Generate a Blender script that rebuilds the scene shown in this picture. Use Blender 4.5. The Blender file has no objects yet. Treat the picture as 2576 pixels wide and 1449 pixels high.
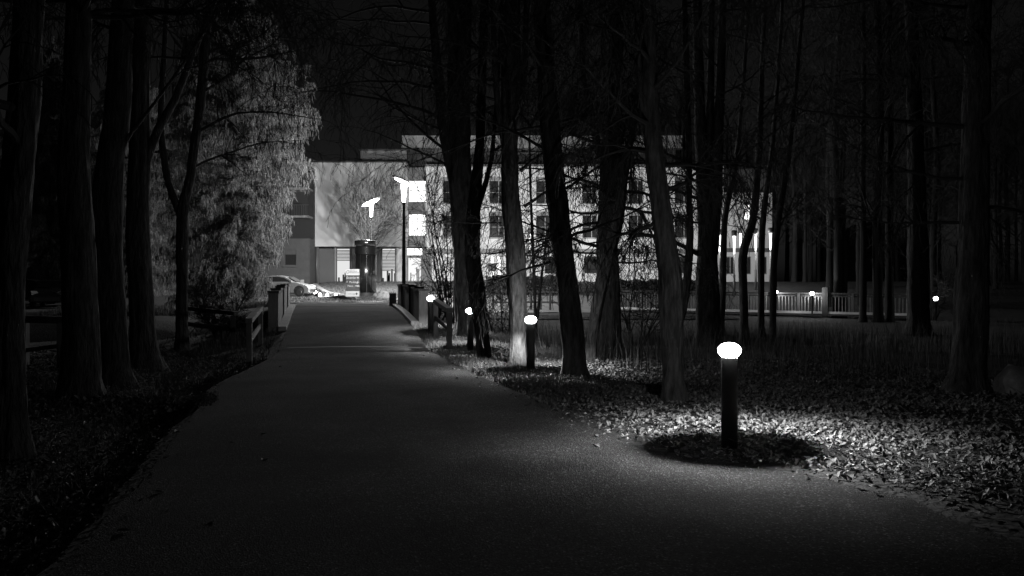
import bpy, math, random
import numpy as np
from mathutils import Vector, Matrix, noise as mnoise

scene = bpy.context.scene
COL = scene.collection
R = math.radians
F = 2200.0            # focal length in units of a 2576 px wide frame
CAMZ = 1.65

# ------------------------------------------------------------------ layout helpers
def at(x, y, Y):
    """point at depth Y seen at (x, y) of the 2576 x 1449 frame from the standing height of the photographer"""
    return Vector(((x - 1288.0) / F * Y, Y, CAMZ + (724.5 - y) / F * Y))

def sst(a, b, x):
    t = np.clip((x - a) / (b - a), 0.0, 1.0)
    return t * t * (3 - 2 * t)

XLY = [-30, 3, 5.8, 6.9, 8.9, 12.3, 15.5, 21, 25, 28.7, 34, 38, 44, 60]
XLX = [0.0, -2.3, -2.76, -3.0, -3.5, -4.36, -5.1, -5.65, -6.5, -7.3, -8.5, -9.4, -10.8, -14.5]
XRY = [-30, 3, 5, 6.8, 7.6, 8.2, 8.95, 10.5, 12.7, 16.8, 22, 28, 38, 44, 60]
XRX = [9.0, 3.4, 3.35, 3.05, 2.6, 1.9, 1.3, 0.85, 0.36, -0.75, -2.05, -3.25, -5.2, -6.4, -9.6]
def XL(Y): return np.interp(Y, XLY, XLX)
def XR(Y): return np.interp(Y, XRY, XRX)
def ZROAD(Y):
    return np.interp(Y, [-30, 19, 22, 24, 26, 28, 33, 38, 44, 50, 56, 60, 74, 77, 400], [0, 0, .04, .15, .3, .45, .68, .82, .82, .82, 1.05, 1.2, 2.1, 2.2, 2.2])
def ZRIGHT(Y):
    return np.interp(Y, [-30, 20, 30, 45, 56, 66, 74, 77, 400], [0, 0, -.25, -.05, .25, 1.3, 2.1, 2.2, 2.2])
def ZLEFT(Y):
    return np.interp(Y, [-30, 22, 30, 42, 50, 60, 400], [0, 0, 0.1, .5, .63, 1.04, 1.04])
def wob(X, Y):
    return (np.sin(X * 1.7 + Y * .9) + np.sin(X * 3.1 - Y * 2.3 + 1.3) * .6 + np.sin(X * .7 + Y * 4.1 + .4) * .5) / 2.1
def wall_x(Y):      # the curved retaining wall beside the parked car
    return np.interp(Y, [56, 58, 61, 64, 68, 76], [-10.6, -11.7, -13.0, -14.0, -15.2, -17.4])
def GZ(X, Y):
    X = np.asarray(X, float); Y = np.asarray(Y, float)
    zr = ZROAD(Y)
    sl = XL(Y) - X
    sr = X - XR(Y)
    drop = 0.17 * (1 - np.exp(-((Y - 12.9) / .75) ** 2)) * (1 - sst(24, 27, Y))
    zl = zr + (ZLEFT(Y) - zr) * sst(.6, 5, sl) * (1 - sst(46, 50, Y) * 0)
    zl = zl - drop * sst(0.02, .3, sl) + drop * 1.5 * sst(.6, 3.5, sl) + .05 * wob(X, Y) * sst(.5, 2.5, sl)
    zrt = zr + (ZRIGHT(Y) - zr) * sst(.8, 6, sr) + .035 * wob(X, Y) * sst(.3, 1.6, sr) + .02 * sst(0, .4, sr)
    z = np.where(sl > 0, zl, np.where(sr > 0, zrt, zr - .07 * sst(0, .25, np.minimum(-sl, -sr)) * (Y < 47.6)))
    # the stream under the road bridge
    st = np.exp(-((Y - 32.5 - (X + 6) * .12) / 3.0) ** 2)
    out = sst(.9, 2.2, np.maximum(sl, sr)) * (X < 14)
    z = z - 1.15 * st * out
    # sunken car park left of the retaining wall
    w = sst(-.15, .15, wall_x(Y) - X) * (Y > 55.9)
    z = z * (1 - w) + np.where(Y > 60, 1.04, ZLEFT(Y) + .25 * (60 - np.minimum(Y, 60)) / 4 * 0) * w
    return z
def gz(x, y): return float(GZ(x, y))

# ------------------------------------------------------------------ materials (everything is neutral grey)
MATS = {}
def mat(name, v, rough=.7, metal=0.0, var=0.0, scale=6.0, stretch=(1, 1, 1), bump=0.0, bscale=None, bdist=.02, detail=6.0, spec=.5):
    m = bpy.data.materials.new(name); m.use_nodes = True
    nt = m.node_tree; b = nt.nodes['Principled BSDF']
    b.inputs['Base Color'].default_value = (v, v, v, 1)
    b.inputs['Roughness'].default_value = rough
    b.inputs['Metallic'].default_value = metal
    b.inputs['Specular IOR Level'].default_value = spec
    if var or bump:
        tc = nt.nodes.new('ShaderNodeTexCoord'); mp = nt.nodes.new('ShaderNodeMapping')
        mp.inputs['Scale'].default_value = stretch
        nt.links.new(tc.outputs['Object'], mp.inputs['Vector'])
    if var:
        n = nt.nodes.new('ShaderNodeTexNoise'); n.inputs['Scale'].default_value = scale; n.inputs['Detail'].default_value = detail
        n.inputs['Roughness'].default_value = .65
        nt.links.new(mp.outputs[0], n.inputs['Vector'])
        cr = nt.nodes.new('ShaderNodeValToRGB')
        lo, hi = max(0.0, v * (1 - var)), min(1.0, v * (1 + var))
        cr.color_ramp.elements[0].position = .3; cr.color_ramp.elements[1].position = .7
        cr.color_ramp.elements[0].color = (lo, lo, lo, 1); cr.color_ramp.elements[1].color = (hi, hi, hi, 1)
        nt.links.new(n.outputs['Fac'], cr.inputs[0]); nt.links.new(cr.outputs[0], b.inputs['Base Color'])
    if bump:
        n2 = nt.nodes.new('ShaderNodeTexNoise'); n2.inputs['Scale'].default_value = bscale or scale; n2.inputs['Detail'].default_value = detail
        nt.links.new(mp.outputs[0], n2.inputs['Vector'])
        bp = nt.nodes.new('ShaderNodeBump'); bp.inputs['Strength'].default_value = bump; bp.inputs['Distance'].default_value = bdist
        nt.links.new(n2.outputs['Fac'], bp.inputs['Height']); nt.links.new(bp.outputs[0], b.inputs['Normal'])
    MATS[name] = m
    return m

def emis(name, s, v=1.0, sample='NONE', var=0.0):
    m = bpy.data.materials.new(name); m.use_nodes = True
    nt = m.node_tree; nt.nodes.clear()
    o = nt.nodes.new('ShaderNodeOutputMaterial'); e = nt.nodes.new('ShaderNodeEmission')
    e.inputs[0].default_value = (v, v, v, 1); e.inputs[1].default_value = s
    nt.links.new(e.outputs[0], o.inputs[0])
    m.cycles.emission_sampling = sample
    return m

def lens_mat(name, s):
    """clear lamp glass that glows: lets the lamp's light through and shines itself"""
    m = bpy.data.materials.new(name); m.use_nodes = True
    nt = m.node_tree; nt.nodes.clear()
    o = nt.nodes.new('ShaderNodeOutputMaterial'); e = nt.nodes.new('ShaderNodeEmission'); t = nt.nodes.new('ShaderNodeBsdfTransparent'); a = nt.nodes.new('ShaderNodeAddShader')
    e.inputs[0].default_value = (1, 1, 1, 1); e.inputs[1].default_value = s
    nt.links.new(e.outputs[0], a.inputs[0]); nt.links.new(t.outputs[0], a.inputs[1]); nt.links.new(a.outputs[0], o.inputs[0])
    m.cycles.emission_sampling = 'NONE'
    return m

M_ground = mat('soil', .032, .95, var=.6, scale=3, bump=.8, bscale=14, bdist=.06)
M_asphalt = mat('asphalt', .075, 1.0, var=.75, scale=75, bump=.9, bscale=110, bdist=.012, detail=2, spec=.04)
def asphalt_grain(m):
    nt = m.node_tree; b = nt.nodes['Principled BSDF']
    tc = nt.nodes.new('ShaderNodeTexCoord')
    v = nt.nodes.new('ShaderNodeTexVoronoi'); v.inputs['Scale'].default_value = 85
    big = nt.nodes.new('ShaderNodeTexNoise'); big.inputs['Scale'].default_value = .55; big.inputs['Detail'].default_value = 5
    fine = nt.nodes.new('ShaderNodeTexNoise'); fine.inputs['Scale'].default_value = 30; fine.inputs['Detail'].default_value = 4
    for n in (v, big, fine): nt.links.new(tc.outputs['Object'], n.inputs['Vector'])
    sep = nt.nodes.new('ShaderNodeSeparateColor'); nt.links.new(v.outputs['Color'], sep.inputs[0])
    cr = nt.nodes.new('ShaderNodeValToRGB'); e = cr.color_ramp.elements
    e[0].position = 0; e[0].color = (.03, .03, .03, 1); e[1].position = 1; e[1].color = (.26, .26, .26, 1)
    k = e.new(.55); k.color = (.058, .058, .058, 1); k = e.new(.93); k.color = (.095, .095, .095, 1)
    nt.links.new(sep.outputs[0], cr.inputs[0])
    mr = nt.nodes.new('ShaderNodeMapRange'); mr.inputs['From Min'].default_value = .3; mr.inputs['From Max'].default_value = .7; mr.inputs['To Min'].default_value = .4; mr.inputs['To Max'].default_value = 1.5
    nt.links.new(big.outputs['Fac'], mr.inputs['Value'])
    mx = nt.nodes.new('ShaderNodeMix'); mx.data_type = 'RGBA'; mx.blend_type = 'MULTIPLY'; mx.inputs[0].default_value = 1
    nt.links.new(cr.outputs[0], mx.inputs[6]); nt.links.new(mr.outputs[0], mx.inputs[7]); nt.links.new(mx.outputs[2], b.inputs['Base Color'])
    ad = nt.nodes.new('ShaderNodeMath'); ad.operation = 'ADD'
    nt.links.new(v.outputs['Distance'], ad.inputs[0]); nt.links.new(fine.outputs['Fac'], ad.inputs[1])
    bp = nt.nodes.new('ShaderNodeBump'); bp.inputs['Strength'].default_value = .8; bp.inputs['Distance'].default_value = .02
    nt.links.new(ad.outputs[0], bp.inputs['Height']); nt.links.new(bp.outputs[0], b.inputs['Normal'])
asphalt_grain(M_asphalt)
M_joint = mat('joint_rubber', .012, .8)
M_gravel = mat('gravel', .16, .95, var=.9, scale=26, bump=1.0, bscale=60, bdist=.02)
M_paving = mat('pale_paving', .22, .8, var=.25, scale=2)
M_bark = mat('bark', .07, .95, var=.8, scale=11, stretch=(1, 1, .22), bump=1.0, bscale=24, bdist=.06, spec=.2)
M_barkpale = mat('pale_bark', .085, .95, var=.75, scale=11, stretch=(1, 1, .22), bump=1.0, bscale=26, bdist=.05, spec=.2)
M_woodbark = mat('wood_bark', .03, .95, spec=.2)
M_twig = mat('twig_bark', .05, .9, spec=.2)
M_needle = mat('needles', .14, .75, var=.5, scale=1.5, spec=.3)
M_leaf = mat('dead_leaf', .22, .75, var=.85, scale=24, detail=2, spec=.4)
M_dry = mat('dry_stalk', .13, .85, var=.5, scale=3, spec=.3)
M_grass = mat('short_grass', .12, .85, var=.5, scale=3, spec=.3)
M_hedge = mat('hedge_leaf', .07, .8, var=.5, scale=4)
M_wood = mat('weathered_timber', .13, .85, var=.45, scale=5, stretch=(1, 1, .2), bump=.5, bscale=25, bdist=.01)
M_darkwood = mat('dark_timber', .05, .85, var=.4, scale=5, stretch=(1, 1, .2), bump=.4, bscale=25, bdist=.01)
M_concrete = mat('concrete', .20, .9, var=.35, scale=4, bump=.3, bscale=20, bdist=.01)
M_stone = mat('stone', .25, .9, var=.4, scale=5, bump=.6, bscale=9, bdist=.04)
M_plaster = mat('white_plaster', .62, .9, var=.06, scale=1.2, bump=.1, bscale=40, bdist=.005)
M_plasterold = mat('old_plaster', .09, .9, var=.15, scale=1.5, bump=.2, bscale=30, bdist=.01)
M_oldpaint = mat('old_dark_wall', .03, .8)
M_pentpanel = mat('pent_panel', .36, .7, var=.08, scale=1)
M_greypanel = mat('grey_panel', .2, .7, var=.08, scale=1)
M_roofgrey = mat('roof_metal', .09, .6, var=.1, scale=1)
M_frame = mat('window_frame', .3, .5)
M_darkframe = mat('dark_frame', .05, .5)
M_glass = mat('dark_pane', .03, .12)
M_shutter = mat('roller_shutter', .16, .55)
M_curtain = mat('curtain', .3, .9, var=.3, scale=12, stretch=(1, 1, .05))
M_blackmetal = mat('bollard_paint', .035, .5, var=.15, scale=8)
M_pole = mat('galvanised', .16, .45, metal=.4, var=.1, scale=6)
M_reflector = mat('reflector_white', .8, .5)
M_steel = mat('tower_steel', .13, .24, metal=.9, var=.12, scale=3)
M_steelband = mat('tower_louvre', .04, .45, metal=.6)
M_white = mat('sign_white', .5, .5)
M_signgrey = mat('sign_grey', .07, .5)
M_signdark = mat('sign_dark', .03, .5)
M_lettergrey = mat('letter_grey', .1, .5)
M_carwhite = mat('car_white', .22, .25, spec=.6)
M_cardark = mat('car_dark', .02, .2, spec=.6)
M_tyre = mat('tyre', .02, .8)
M_rim = mat('alloy', .12, .3, metal=.7)
M_plastic = mat('black_plastic', .02, .5)
M_lampglass = mat('headlamp_glass', .5, .1, metal=.3)

L_bollard = lens_mat('bollard_lens', 9)
L_street = lens_mat('street_lens', 6)
L_column = lens_mat('column_lens', 1.3)
L_small = lens_mat('small_lens', 8)
E_window = emis('lit_window', 2.4, sample='FRONT')
E_window2 = emis('lit_window_soft', .75)
E_door = emis('lit_hall', 1.0, sample='FRONT')
E_blind = emis('lit_blind', .8)
E_far = emis('far_window', 1.0)

# ------------------------------------------------------------------ mesh builder
TRIG = {n: [(math.cos(2 * math.pi * k / n), math.sin(2 * math.pi * k / n)) for k in range(n)] for n in range(3, 49)}
class MB:
    def __init__(s, off=(0, 0, 0)):
        s.v = []; s.f = []; s.o = Vector(off)
    def add(s, vs, fs):
        b = len(s.v)
        s.v.extend(vs); s.f.extend([tuple(i + b for i in f) for f in fs])
    def box(s, c, size, rz=0.0, rx=0.0, ry=0.0, taper=1.0):
        hx, hy, hz = size[0] / 2, size[1] / 2, size[2] / 2
        m = Matrix.Rotation(rz, 3, 'Z') @ Matrix.Rotation(ry, 3, 'Y') @ Matrix.Rotation(rx, 3, 'X')
        c = Vector(c); vs = []
        for z in (-hz, hz):
            t = taper if z > 0 else 1.0
            for x, y in ((-hx, -hy), (hx, -hy), (hx, hy), (-hx, hy)):
                vs.append(tuple(c + m @ Vector((x * t, y * t, z))))
        s.add(vs, [(3, 2, 1, 0), (4, 5, 6, 7), (0, 1, 5, 4), (1, 2, 6, 5), (2, 3, 7, 6), (3, 0, 4, 7)])
        return s
    def beam(s, a, b, w, h):
        """square bar from a to b"""
        a = Vector(a); b = Vector(b); d = b - a
        up = Vector((0, 0, 1)) if abs(d.normalized().z) < .95 else Vector((0, 1, 0))
        sx = d.cross(up).normalized() * w / 2; sz = sx.cross(d).normalized() * h / 2
        vs = [tuple(p + q) for p in (a, b) for q in (-sx - sz, sx - sz, sx + sz, -sx + sz)]
        s.add(vs, [(0, 1, 2, 3), (7, 6, 5, 4), (0, 4, 5, 1), (1, 5, 6, 2), (2, 6, 7, 3), (3, 7, 4, 0)])
        return s
    def tube(s, pts, rad, n=6, cap=True, rough=0.0):
        if len(pts) < 2: return s
        tr = TRIG[n]; vs = []
        prev = None
        N = len(pts)
        for i in range(N):
            p = pts[i]
            d = (pts[min(i + 1, N - 1)] - pts[max(i - 1, 0)])
            if d.length < 1e-9: d = Vector((0, 0, 1))
            d.normalize()
            if prev is None:
                ref = Vector((1, 0, 0)) if abs(d.x) < .9 else Vector((0, 1, 0))
                u = (ref - d * ref.dot(d)).normalized()
            else:
                u = (prev - d * prev.dot(d))
                if u.length < 1e-6: u = d.orthogonal()
                u.normalize()
            prev = u
            w = d.cross(u); r = rad[i]
            for c, q in tr:
                k = r
                if rough:
                    if n >= 20:
                        rg = 1 - abs(mnoise.noise(Vector((c * r * 26, q * r * 26, p.z * 1.5 + 7))))
                        k = r + .028 * (rg - .8) + .012 * mnoise.noise(Vector((c * r * 40, q * r * 40, p.z * 5)))
                        r_ = k
                    else: r_ = r
                    k = r_ * (1 + rough * mnoise.noise(Vector((p.x + c * .8, p.y + q * .8, p.z * .5)) * 1.9) + rough * .6 * mnoise.noise(Vector((c * 3 + p.x, q * 3 + p.y, p.z * .35))))
                vs.append((p.x + (u.x * c + w.x * q) * k, p.y + (u.y * c + w.y * q) * k, p.z + (u.z * c + w.z * q) * k))
        fs = []
        for i in range(N - 1):
            a = i * n
            for k in range(n):
                k2 = (k + 1) % n
                fs.append((a + k, a + k2, a + n + k2, a + n + k))
        if cap:
            fs.append(tuple(range(n - 1, -1, -1))); fs.append(tuple((N - 1) * n + k for k in range(n)))
        s.add(vs, fs)
        return s
    def lathe(s, c, prof, n=24, sx=1.0, sy=1.0):
        """prof: list of (r, z)"""
        tr = TRIG[n]; vs = []; fs = []
        for r, z in prof:
            for q, w in tr: vs.append((c[0] + q * r * sx, c[1] + w * r * sy, c[2] + z))
        for i in range(len(prof) - 1):
            a = i * n
            for k in range(n):
                k2 = (k + 1) % n
                fs.append((a + k, a + k2, a + n + k2, a + n + k))
        fs.append(tuple(range(n - 1, -1, -1))); fs.append(tuple((len(prof) - 1) * n + k for k in range(n)))
        s.add(vs, fs)
        return s
    def prism(s, poly, y0, y1, t0=1.0, t1=1.0, cx=0, cz=0):
        """poly in (x, z), extruded along y; t scales the polygon at each end about (cx, cz)"""
        n = len(poly)
        vs = [(cx + (x - cx) * t0, y0, cz + (z - cz) * t0) for x, z in poly] + [(cx + (x - cx) * t1, y1, cz + (z - cz) * t1) for x, z in poly]
        fs = [tuple(range(n)), tuple(range(2 * n - 1, n - 1, -1))] + [((k + 1) % n, k, n + k, n + (k + 1) % n) for k in range(n)]
        s.add(vs, fs)
        return s
    def build(s, name, m, parent=None, smooth=False, off=None):
        me = bpy.data.meshes.new(name)
        o = Vector(off) if off is not None else None
        vs = s.v if o is None else [(a - o.x, b - o.y, c - o.z) for a, b, c in s.v]
        me.from_pydata(vs, [], s.f)
        if smooth:
            me.polygons.foreach_set('use_smooth', [True] * len(me.polygons))
        me.materials.append(m); me.update()
        ob = bpy.data.objects.new(name, me); COL.objects.link(ob)
        if parent is not None: ob.parent = parent
        return ob

def tag(o, label=None, cat=None, group=None, kind=None):
    if label: o['label'] = label
    if cat: o['category'] = cat
    if group: o['group'] = group
    if kind: o['kind'] = kind
    return o
def thing(name, label, cat, loc=(0, 0, 0), rz=0.0, group=None):
    o = bpy.data.objects.new(name, None); COL.objects.link(o)
    o.location = loc; o.rotation_euler = (0, 0, rz); o.empty_display_size = .2
    return tag(o, label, cat, group)
def copy_tree(o, parent=None):
    c = o.copy(); COL.objects.link(c)
    if parent is not None: c.parent = parent
    for ch in list(o.children): copy_tree(ch, c)
    return c
def point_light(name, loc, power, radius, parent=None):
    l = bpy.data.lights.new(name, 'POINT'); l.energy = power; l.shadow_soft_size = radius; l.color = (1, 1, 1)
    o = bpy.data.objects.new(name, l); COL.objects.link(o); o.location = loc
    if parent is not None: o.parent = parent
    return o
def sheet_np(name, verts, faces, m, smooth=False):
    me = bpy.data.meshes.new(name)
    nv, nf, k = len(verts), len(faces), faces.shape[1]
    me.vertices.add(nv); me.vertices.foreach_set('co', np.ascontiguousarray(verts, dtype=np.float32).ravel())
    me.loops.add(nf * k); me.loops.foreach_set('vertex_index', np.ascontiguousarray(faces, dtype=np.int32).ravel())
    me.polygons.add(nf); me.polygons.foreach_set('loop_start', np.arange(0, nf * k, k, dtype=np.int32))
    me.update(calc_edges=True); me.validate()
    if smooth: me.polygons.foreach_set('use_smooth', [True] * nf)
    me.materials.append(m)
    o = bpy.data.objects.new(name, me); COL.objects.link(o)
    return o

# ------------------------------------------------------------------ ground, road
def axis(segs):
    out = []
    for a, b, st in segs:
        n = max(1, int(round((b - a) / st))); out += [a + (b - a) * i / n for i in range(n)]
    out.append(segs[-1][1]); return np.array(out)
def make_ground():
    gx = axis([(-150, -40, 10), (-40, -14, .8), (-14, 8, .2), (8, 30, 1), (30, 150, 10)])
    gy = axis([(-20, 3, 2), (3, 27, .2), (27, 50, .4), (50, 80, .6), (80, 240, 10)])
    XX, YY = np.meshgrid(gx, gy)
    ZZ = GZ(XX, YY)
    v = np.stack([XX.ravel(), YY.ravel(), ZZ.ravel()], 1)
    nx = len(gx); ny = len(gy)
    i = (np.arange(ny - 1)[:, None] * nx + np.arange(nx - 1)[None, :]).ravel()
    f = np.stack([i, i + 1, i + nx + 1, i + nx], 1)
    o = sheet_np('ground', v, f, M_ground, True); tag(o, kind='structure')
    # road
    ys = axis([(-4, 3, .5), (3, 46, .2)])
    nxr = 26
    t = np.linspace(0, 1, nxr)
    a, b = XL(ys), XR(ys)
    jl = np.array([mnoise.noise(Vector((y * 1.7, 3.1, 0))) for y in ys]) * .05
    jr = np.array([mnoise.noise(Vector((y * 1.9, 8.4, 0))) for y in ys]) * .09
    X = (a + jl - .02)[:, None] * (1 - t) + (b + jr + .02)[:, None] * t
    Y = np.repeat(ys[:, None], nxr, 1)
    Z = ZROAD(Y) + .012 + .03 * (1 - (2 * t[None, :] - 1) ** 2)
    v = np.stack([X.ravel(), Y.ravel(), Z.ravel()], 1)
    i = (np.arange(len(ys) - 1)[:, None] * nxr + np.arange(nxr - 1)[None, :]).ravel()
    f = np.stack([i, i + 1, i + nxr + 1, i + nxr], 1)
    o = sheet_np('road', v, f, M_asphalt, True); tag(o, kind='structure')
    # cross road beyond the bridge
    xs = axis([(-40, 12, .8)]); ys2 = np.linspace(45.6, 49.4, 10)
    XX, YY = np.meshgrid(xs, ys2)
    YY = YY + .0
    ZZ = np.full_like(XX, .845) 
    ZZ = np.where(XX < XL(47) - 1, np.minimum(ZZ, GZ(XX, YY) + .05), np.where(XX > XR(47) + .8, GZ(XX, YY) + .05, ZZ))
    v = np.stack([XX.ravel(), YY.ravel(), ZZ.ravel()], 1); n = len(xs)
    i = (np.arange(9)[:, None] * n + np.arange(n - 1)[None, :]).ravel()
    o = sheet_np('cross_road', v, np.stack([i, i + 1, i + n + 1, i + n], 1), M_asphalt, True); tag(o, kind='structure')
    # pale paving in front of the right wing
    xs = axis([(-7, 6.5, .5)]); ys2 = np.linspace(52, 63.5, 24)
    XX, YY = np.meshgrid(xs, ys2); ZZ = GZ(XX, YY) + .04
    v = np.stack([XX.ravel(), YY.ravel(), ZZ.ravel()], 1); n = len(xs)
    i = (np.arange(23)[:, None] * n + np.arange(n - 1)[None, :]).ravel()
    o = sheet_np('pavement', v, np.stack([i, i + 1, i + n + 1, i + n], 1), M_paving, True); tag(o, kind='structure')
    # expansion joint where the bridge deck begins
    mb = MB()
    y = 22.6
    n = 14
    x0, x1 = float(XL(y)) + .15, float(XR(y)) - .15
    for k in range(n):
        u0, u1 = k / n, (k + 1) / n
        za = float(ZROAD(y)) + .012 + .03 * (1 - (2 * u0 - 1) ** 2) + .008; zb = float(ZROAD(y)) + .012 + .03 * (1 - (2 * u1 - 1) ** 2) + .008
        xa = x0 + (x1 - x0) * u0; xb = x0 + (x1 - x0) * u1
        mb.add([(xa, y, za), (xb, y, zb), (xb, y + .14, zb + .012), (xa, y + .14, za + .012)], [(0, 1, 2, 3)])
    o = mb.build('road_joint', M_joint); tag(o, kind='structure')
make_ground()

# ------------------------------------------------------------------ scatter
RN = np.random.RandomState(7)
def leaves(name, X, Y, size, m, lift=.012, tilt=.7):
    n = len(X)
    Z = GZ(X, Y) + lift + RN.rand(n) * .02
    yaw = RN.rand(n) * 6.283; tl = RN.randn(n) * tilt; rl = RN.randn(n) * tilt * .7
    s = size * (.4 + 1.3 * RN.rand(n) ** 1.8); w = s * (.45 + .3 * RN.rand(n)); cup = s * (.1 + .5 * RN.rand(n))
    loc = np.zeros((n, 6, 3))
    loc[:, 0] = np.stack([-s, 0 * s, 0 * s], 1); loc[:, 1] = np.stack([-.1 * s, -w, cup], 1); loc[:, 2] = np.stack([s, 0 * s, cup * .4], 1)
    loc[:, 3] = np.stack([.15 * s, w, cup], 1); loc[:, 4] = np.stack([.05 * s, 0 * s, -cup * .1], 1); loc[:, 5] = np.stack([1.5 * s, .1 * w, cup * .7], 1)
    ct, st = np.cos(tl)[:, None], np.sin(tl)[:, None]
    x, y, z = loc[..., 0], loc[..., 1], loc[..., 2]
    x, z = x * ct - z * st, x * st + z * ct
    cr, sr = np.cos(rl)[:, None], np.sin(rl)[:, None]
    y, z = y * cr - z * sr, y * sr + z * cr
    z = z - z.min(axis=1, keepdims=True)
    cy, sy = np.cos(yaw)[:, None], np.sin(yaw)[:, None]
    x, y = x * cy - y * sy, x * sy + y * cy
    v = np.stack([x + X[:, None], y + Y[:, None], z + Z[:, None]], 2).reshape(-1, 3)
    b = np.arange(n)[:, None] * 6
    f = np.concatenate([b + np.array([[0, 1, 4]]), b + np.array([[1, 2, 4]]), b + np.array([[2, 3, 4]]), b + np.array([[3, 0, 4]])], 0)
    return sheet_np(name, v, f, m)
def blades(name, X, Y, h, w, m, lean=.25, lift=-.02):
    n = len(X)
    Z = GZ(X, Y) + lift
    yaw = RN.rand(n) * 6.283; dx = np.cos(yaw) * w; dy = np.sin(yaw) * w
    la = RN.rand(n) * 6.283; lm = np.abs(RN.randn(n)) * lean * h
    lx, ly = np.cos(la) * lm, np.sin(la) * lm
    P = []
    for t, k in ((0, 1), (.5, .8), (1, .15)):
        cx = X + lx * t ** 1.7; cy = Y + ly * t ** 1.7; cz = Z + h * t
        P.append(np.stack([cx - dx * k, cy - dy * k, cz], 1)); P.append(np.stack([cx + dx * k, cy + dy * k, cz], 1))
    v = np.stack(P, 1).reshape(-1, 3)
    b = np.arange(n)[:, None] * 6
    f = np.concatenate([b + np.array([[0, 1, 3, 2]]), b + np.array([[2, 3, 5, 4]])], 0)
    return sheet_np(name, v, f, m)

def clump(X, Y, s, thr):
    v = np.sin(X * s + 1.3 * np.sin(Y * s * .8)) + np.sin(Y * s * 1.3 + X * s * .4 + 2.0)
    return v > thr
def scatter_all():
    # leaf litter, right verge (dense near the lamp) and left verge
    n = 150000
    Y = 4.5 + 15.0 * RN.rand(n) ** 1.25; s = RN.rand(n) ** 1.15 * 9.9 - .75
    X = XR(Y) + s
    edge = np.where(s < 0, .035 * np.exp(s / .35), np.clip((s + .15) / 1.5, .05, 1)) 
    keep = RN.rand(n) < edge * (.35 + .65 * sst(5.6, 7.6, Y)) * (.3 + .4 * clump(X, Y, 1.7, -.3) + .3 * clump(X, Y, 4.3, .2))
    lf = np.where(s < 0, .035, 0)
    o = leaves('fallen_leaves', X[keep], Y[keep], .027, M_leaf, tilt=.5, lift=.012 + lf[keep]); tag(o, kind='stuff')
    n = 26000
    Y = 4.5 + 17 * RN.rand(n); s = RN.rand(n) ** 1.3 * 7 + .25
    X = XL(Y) - s
    o = leaves('fallen_leaves', X, Y, .03, M_leaf, tilt=.5); tag(o, kind='stuff')
    # pale gravel on the flush left verge, its tone giving a strip of light
    n = 9000
    X0 = np.concatenate([-4.3 + 1.0 * RN.randn(n // 2), -6.2 + 2.6 * RN.rand(n - n // 2)]); Y = 12.75 - .16 * (X0 + 4.3) + .34 * RN.randn(n)
    ins = X0 > XL(Y)
    o = leaves('gravel', X0, Y, .017, M_gravel, lift=np.where(ins, .036, .012), tilt=.35); tag(o, kind='stuff')
    # single leaves lying on the road
    n = 260
    Y = 4.8 + 16 * RN.rand(n); t = RN.rand(n); t = np.where(RN.rand(n) < .6, t ** 3 * .3, t)
    t = np.where(RN.rand(n) < .5, 1 - t * .4, t)
    X = XL(Y) * (1 - t) + XR(Y) * t
    Zs = 0.07
    o = leaves('road_leaves', X, Y, .032, M_leaf, lift=Zs, tilt=.12); tag(o, kind='stuff')
    # fallen twigs among the leaves
    n = 700
    Y = 5.5 + 14 * RN.rand(n); X = XR(Y) + .2 + 7 * RN.rand(n); tw = MB()
    for x_, y_ in zip(X, Y):
        a_ = RN.rand() * 6.283; l_ = .08 + .3 * RN.rand() ** 2; z_ = gz(x_, y_) + .03
        p_ = Vector((x_, y_, z_)); d_ = Vector((math.cos(a_), math.sin(a_), .25 * RN.randn())) * l_
        tw.tube([p_, p_ + d_ * .5 + Vector((.02 * RN.randn(), .02 * RN.randn(), .012)), p_ + d_], [.006, .005, .003], 4)
    o = tw.build('fallen_twigs', M_dry); tag(o, kind='stuff')
    # tall dry stalks on the bank
    n = 15000
    Y = 13.5 + 17 * RN.rand(n); s = 3.0 + 16 * RN.rand(n); X = XR(Y) + s + (Y < 16) * 2.2
    keep = RN.rand(n) < np.where(clump(X, Y, 1.1, -.1) & clump(X, Y, 2.9, -.4), 1, .14) * sst(13.5, 16.5, Y)
    X, Y = X[keep], Y[keep]
    o = blades('dry_grass', X, Y, .2 + .85 * RN.rand(len(X)) ** 1.8, .006, M_dry, lean=.26); tag(o, kind='stuff')
    # short grass beside the road
    n = 34000
    Y = 9 + 19 * RN.rand(n); s = np.abs(RN.randn(n)) * 1.3 + .02; X = XR(Y) + s
    kp = RN.rand(n) < sst(11, 16, Y) * np.where(clump(X, Y, 2.3, -.2), 1, .3); X, Y = X[kp], Y[kp]; n = len(X)
    o = blades('verge_grass', X, Y, .05 + .1 * RN.rand(n), .006, M_grass, lean=.5); tag(o, kind='stuff')
    n = 9000
    Y = 5 + 23 * RN.rand(n); s = np.abs(RN.randn(n)) * 2 + .3; X = XL(Y) - s
    o = blades('verge_grass', X, Y, .05 + .13 * RN.rand(n), .006, M_grass, lean=.5); tag(o, kind='stuff')
    # lawn before the building and round the sign
    n = 45000
    Y = 49.6 + 26 * RN.rand(n); X = -17 + 16 * RN.rand(n)
    keep = (X > wall_x(Y) + .5) | (Y < 55)
    keep &= ~((X > -7.2) & (Y > 51.5) & (Y < 64))
    X, Y = X[keep], Y[keep]
    o = blades('lawn_grass', X, Y, .06 + .12 * RN.rand(len(X)), .014, M_lawn, lean=.5); tag(o, kind='stuff')
    n = 16000
    Y = 39 + 7 * RN.rand(n); X = XL(Y) - .6 - 11 * RN.rand(n)
    o = blades('verge_grass', X, Y, .08 + .25 * RN.rand(n) ** 2, .012, M_grass, lean=.4); tag(o, kind='stuff')
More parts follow.
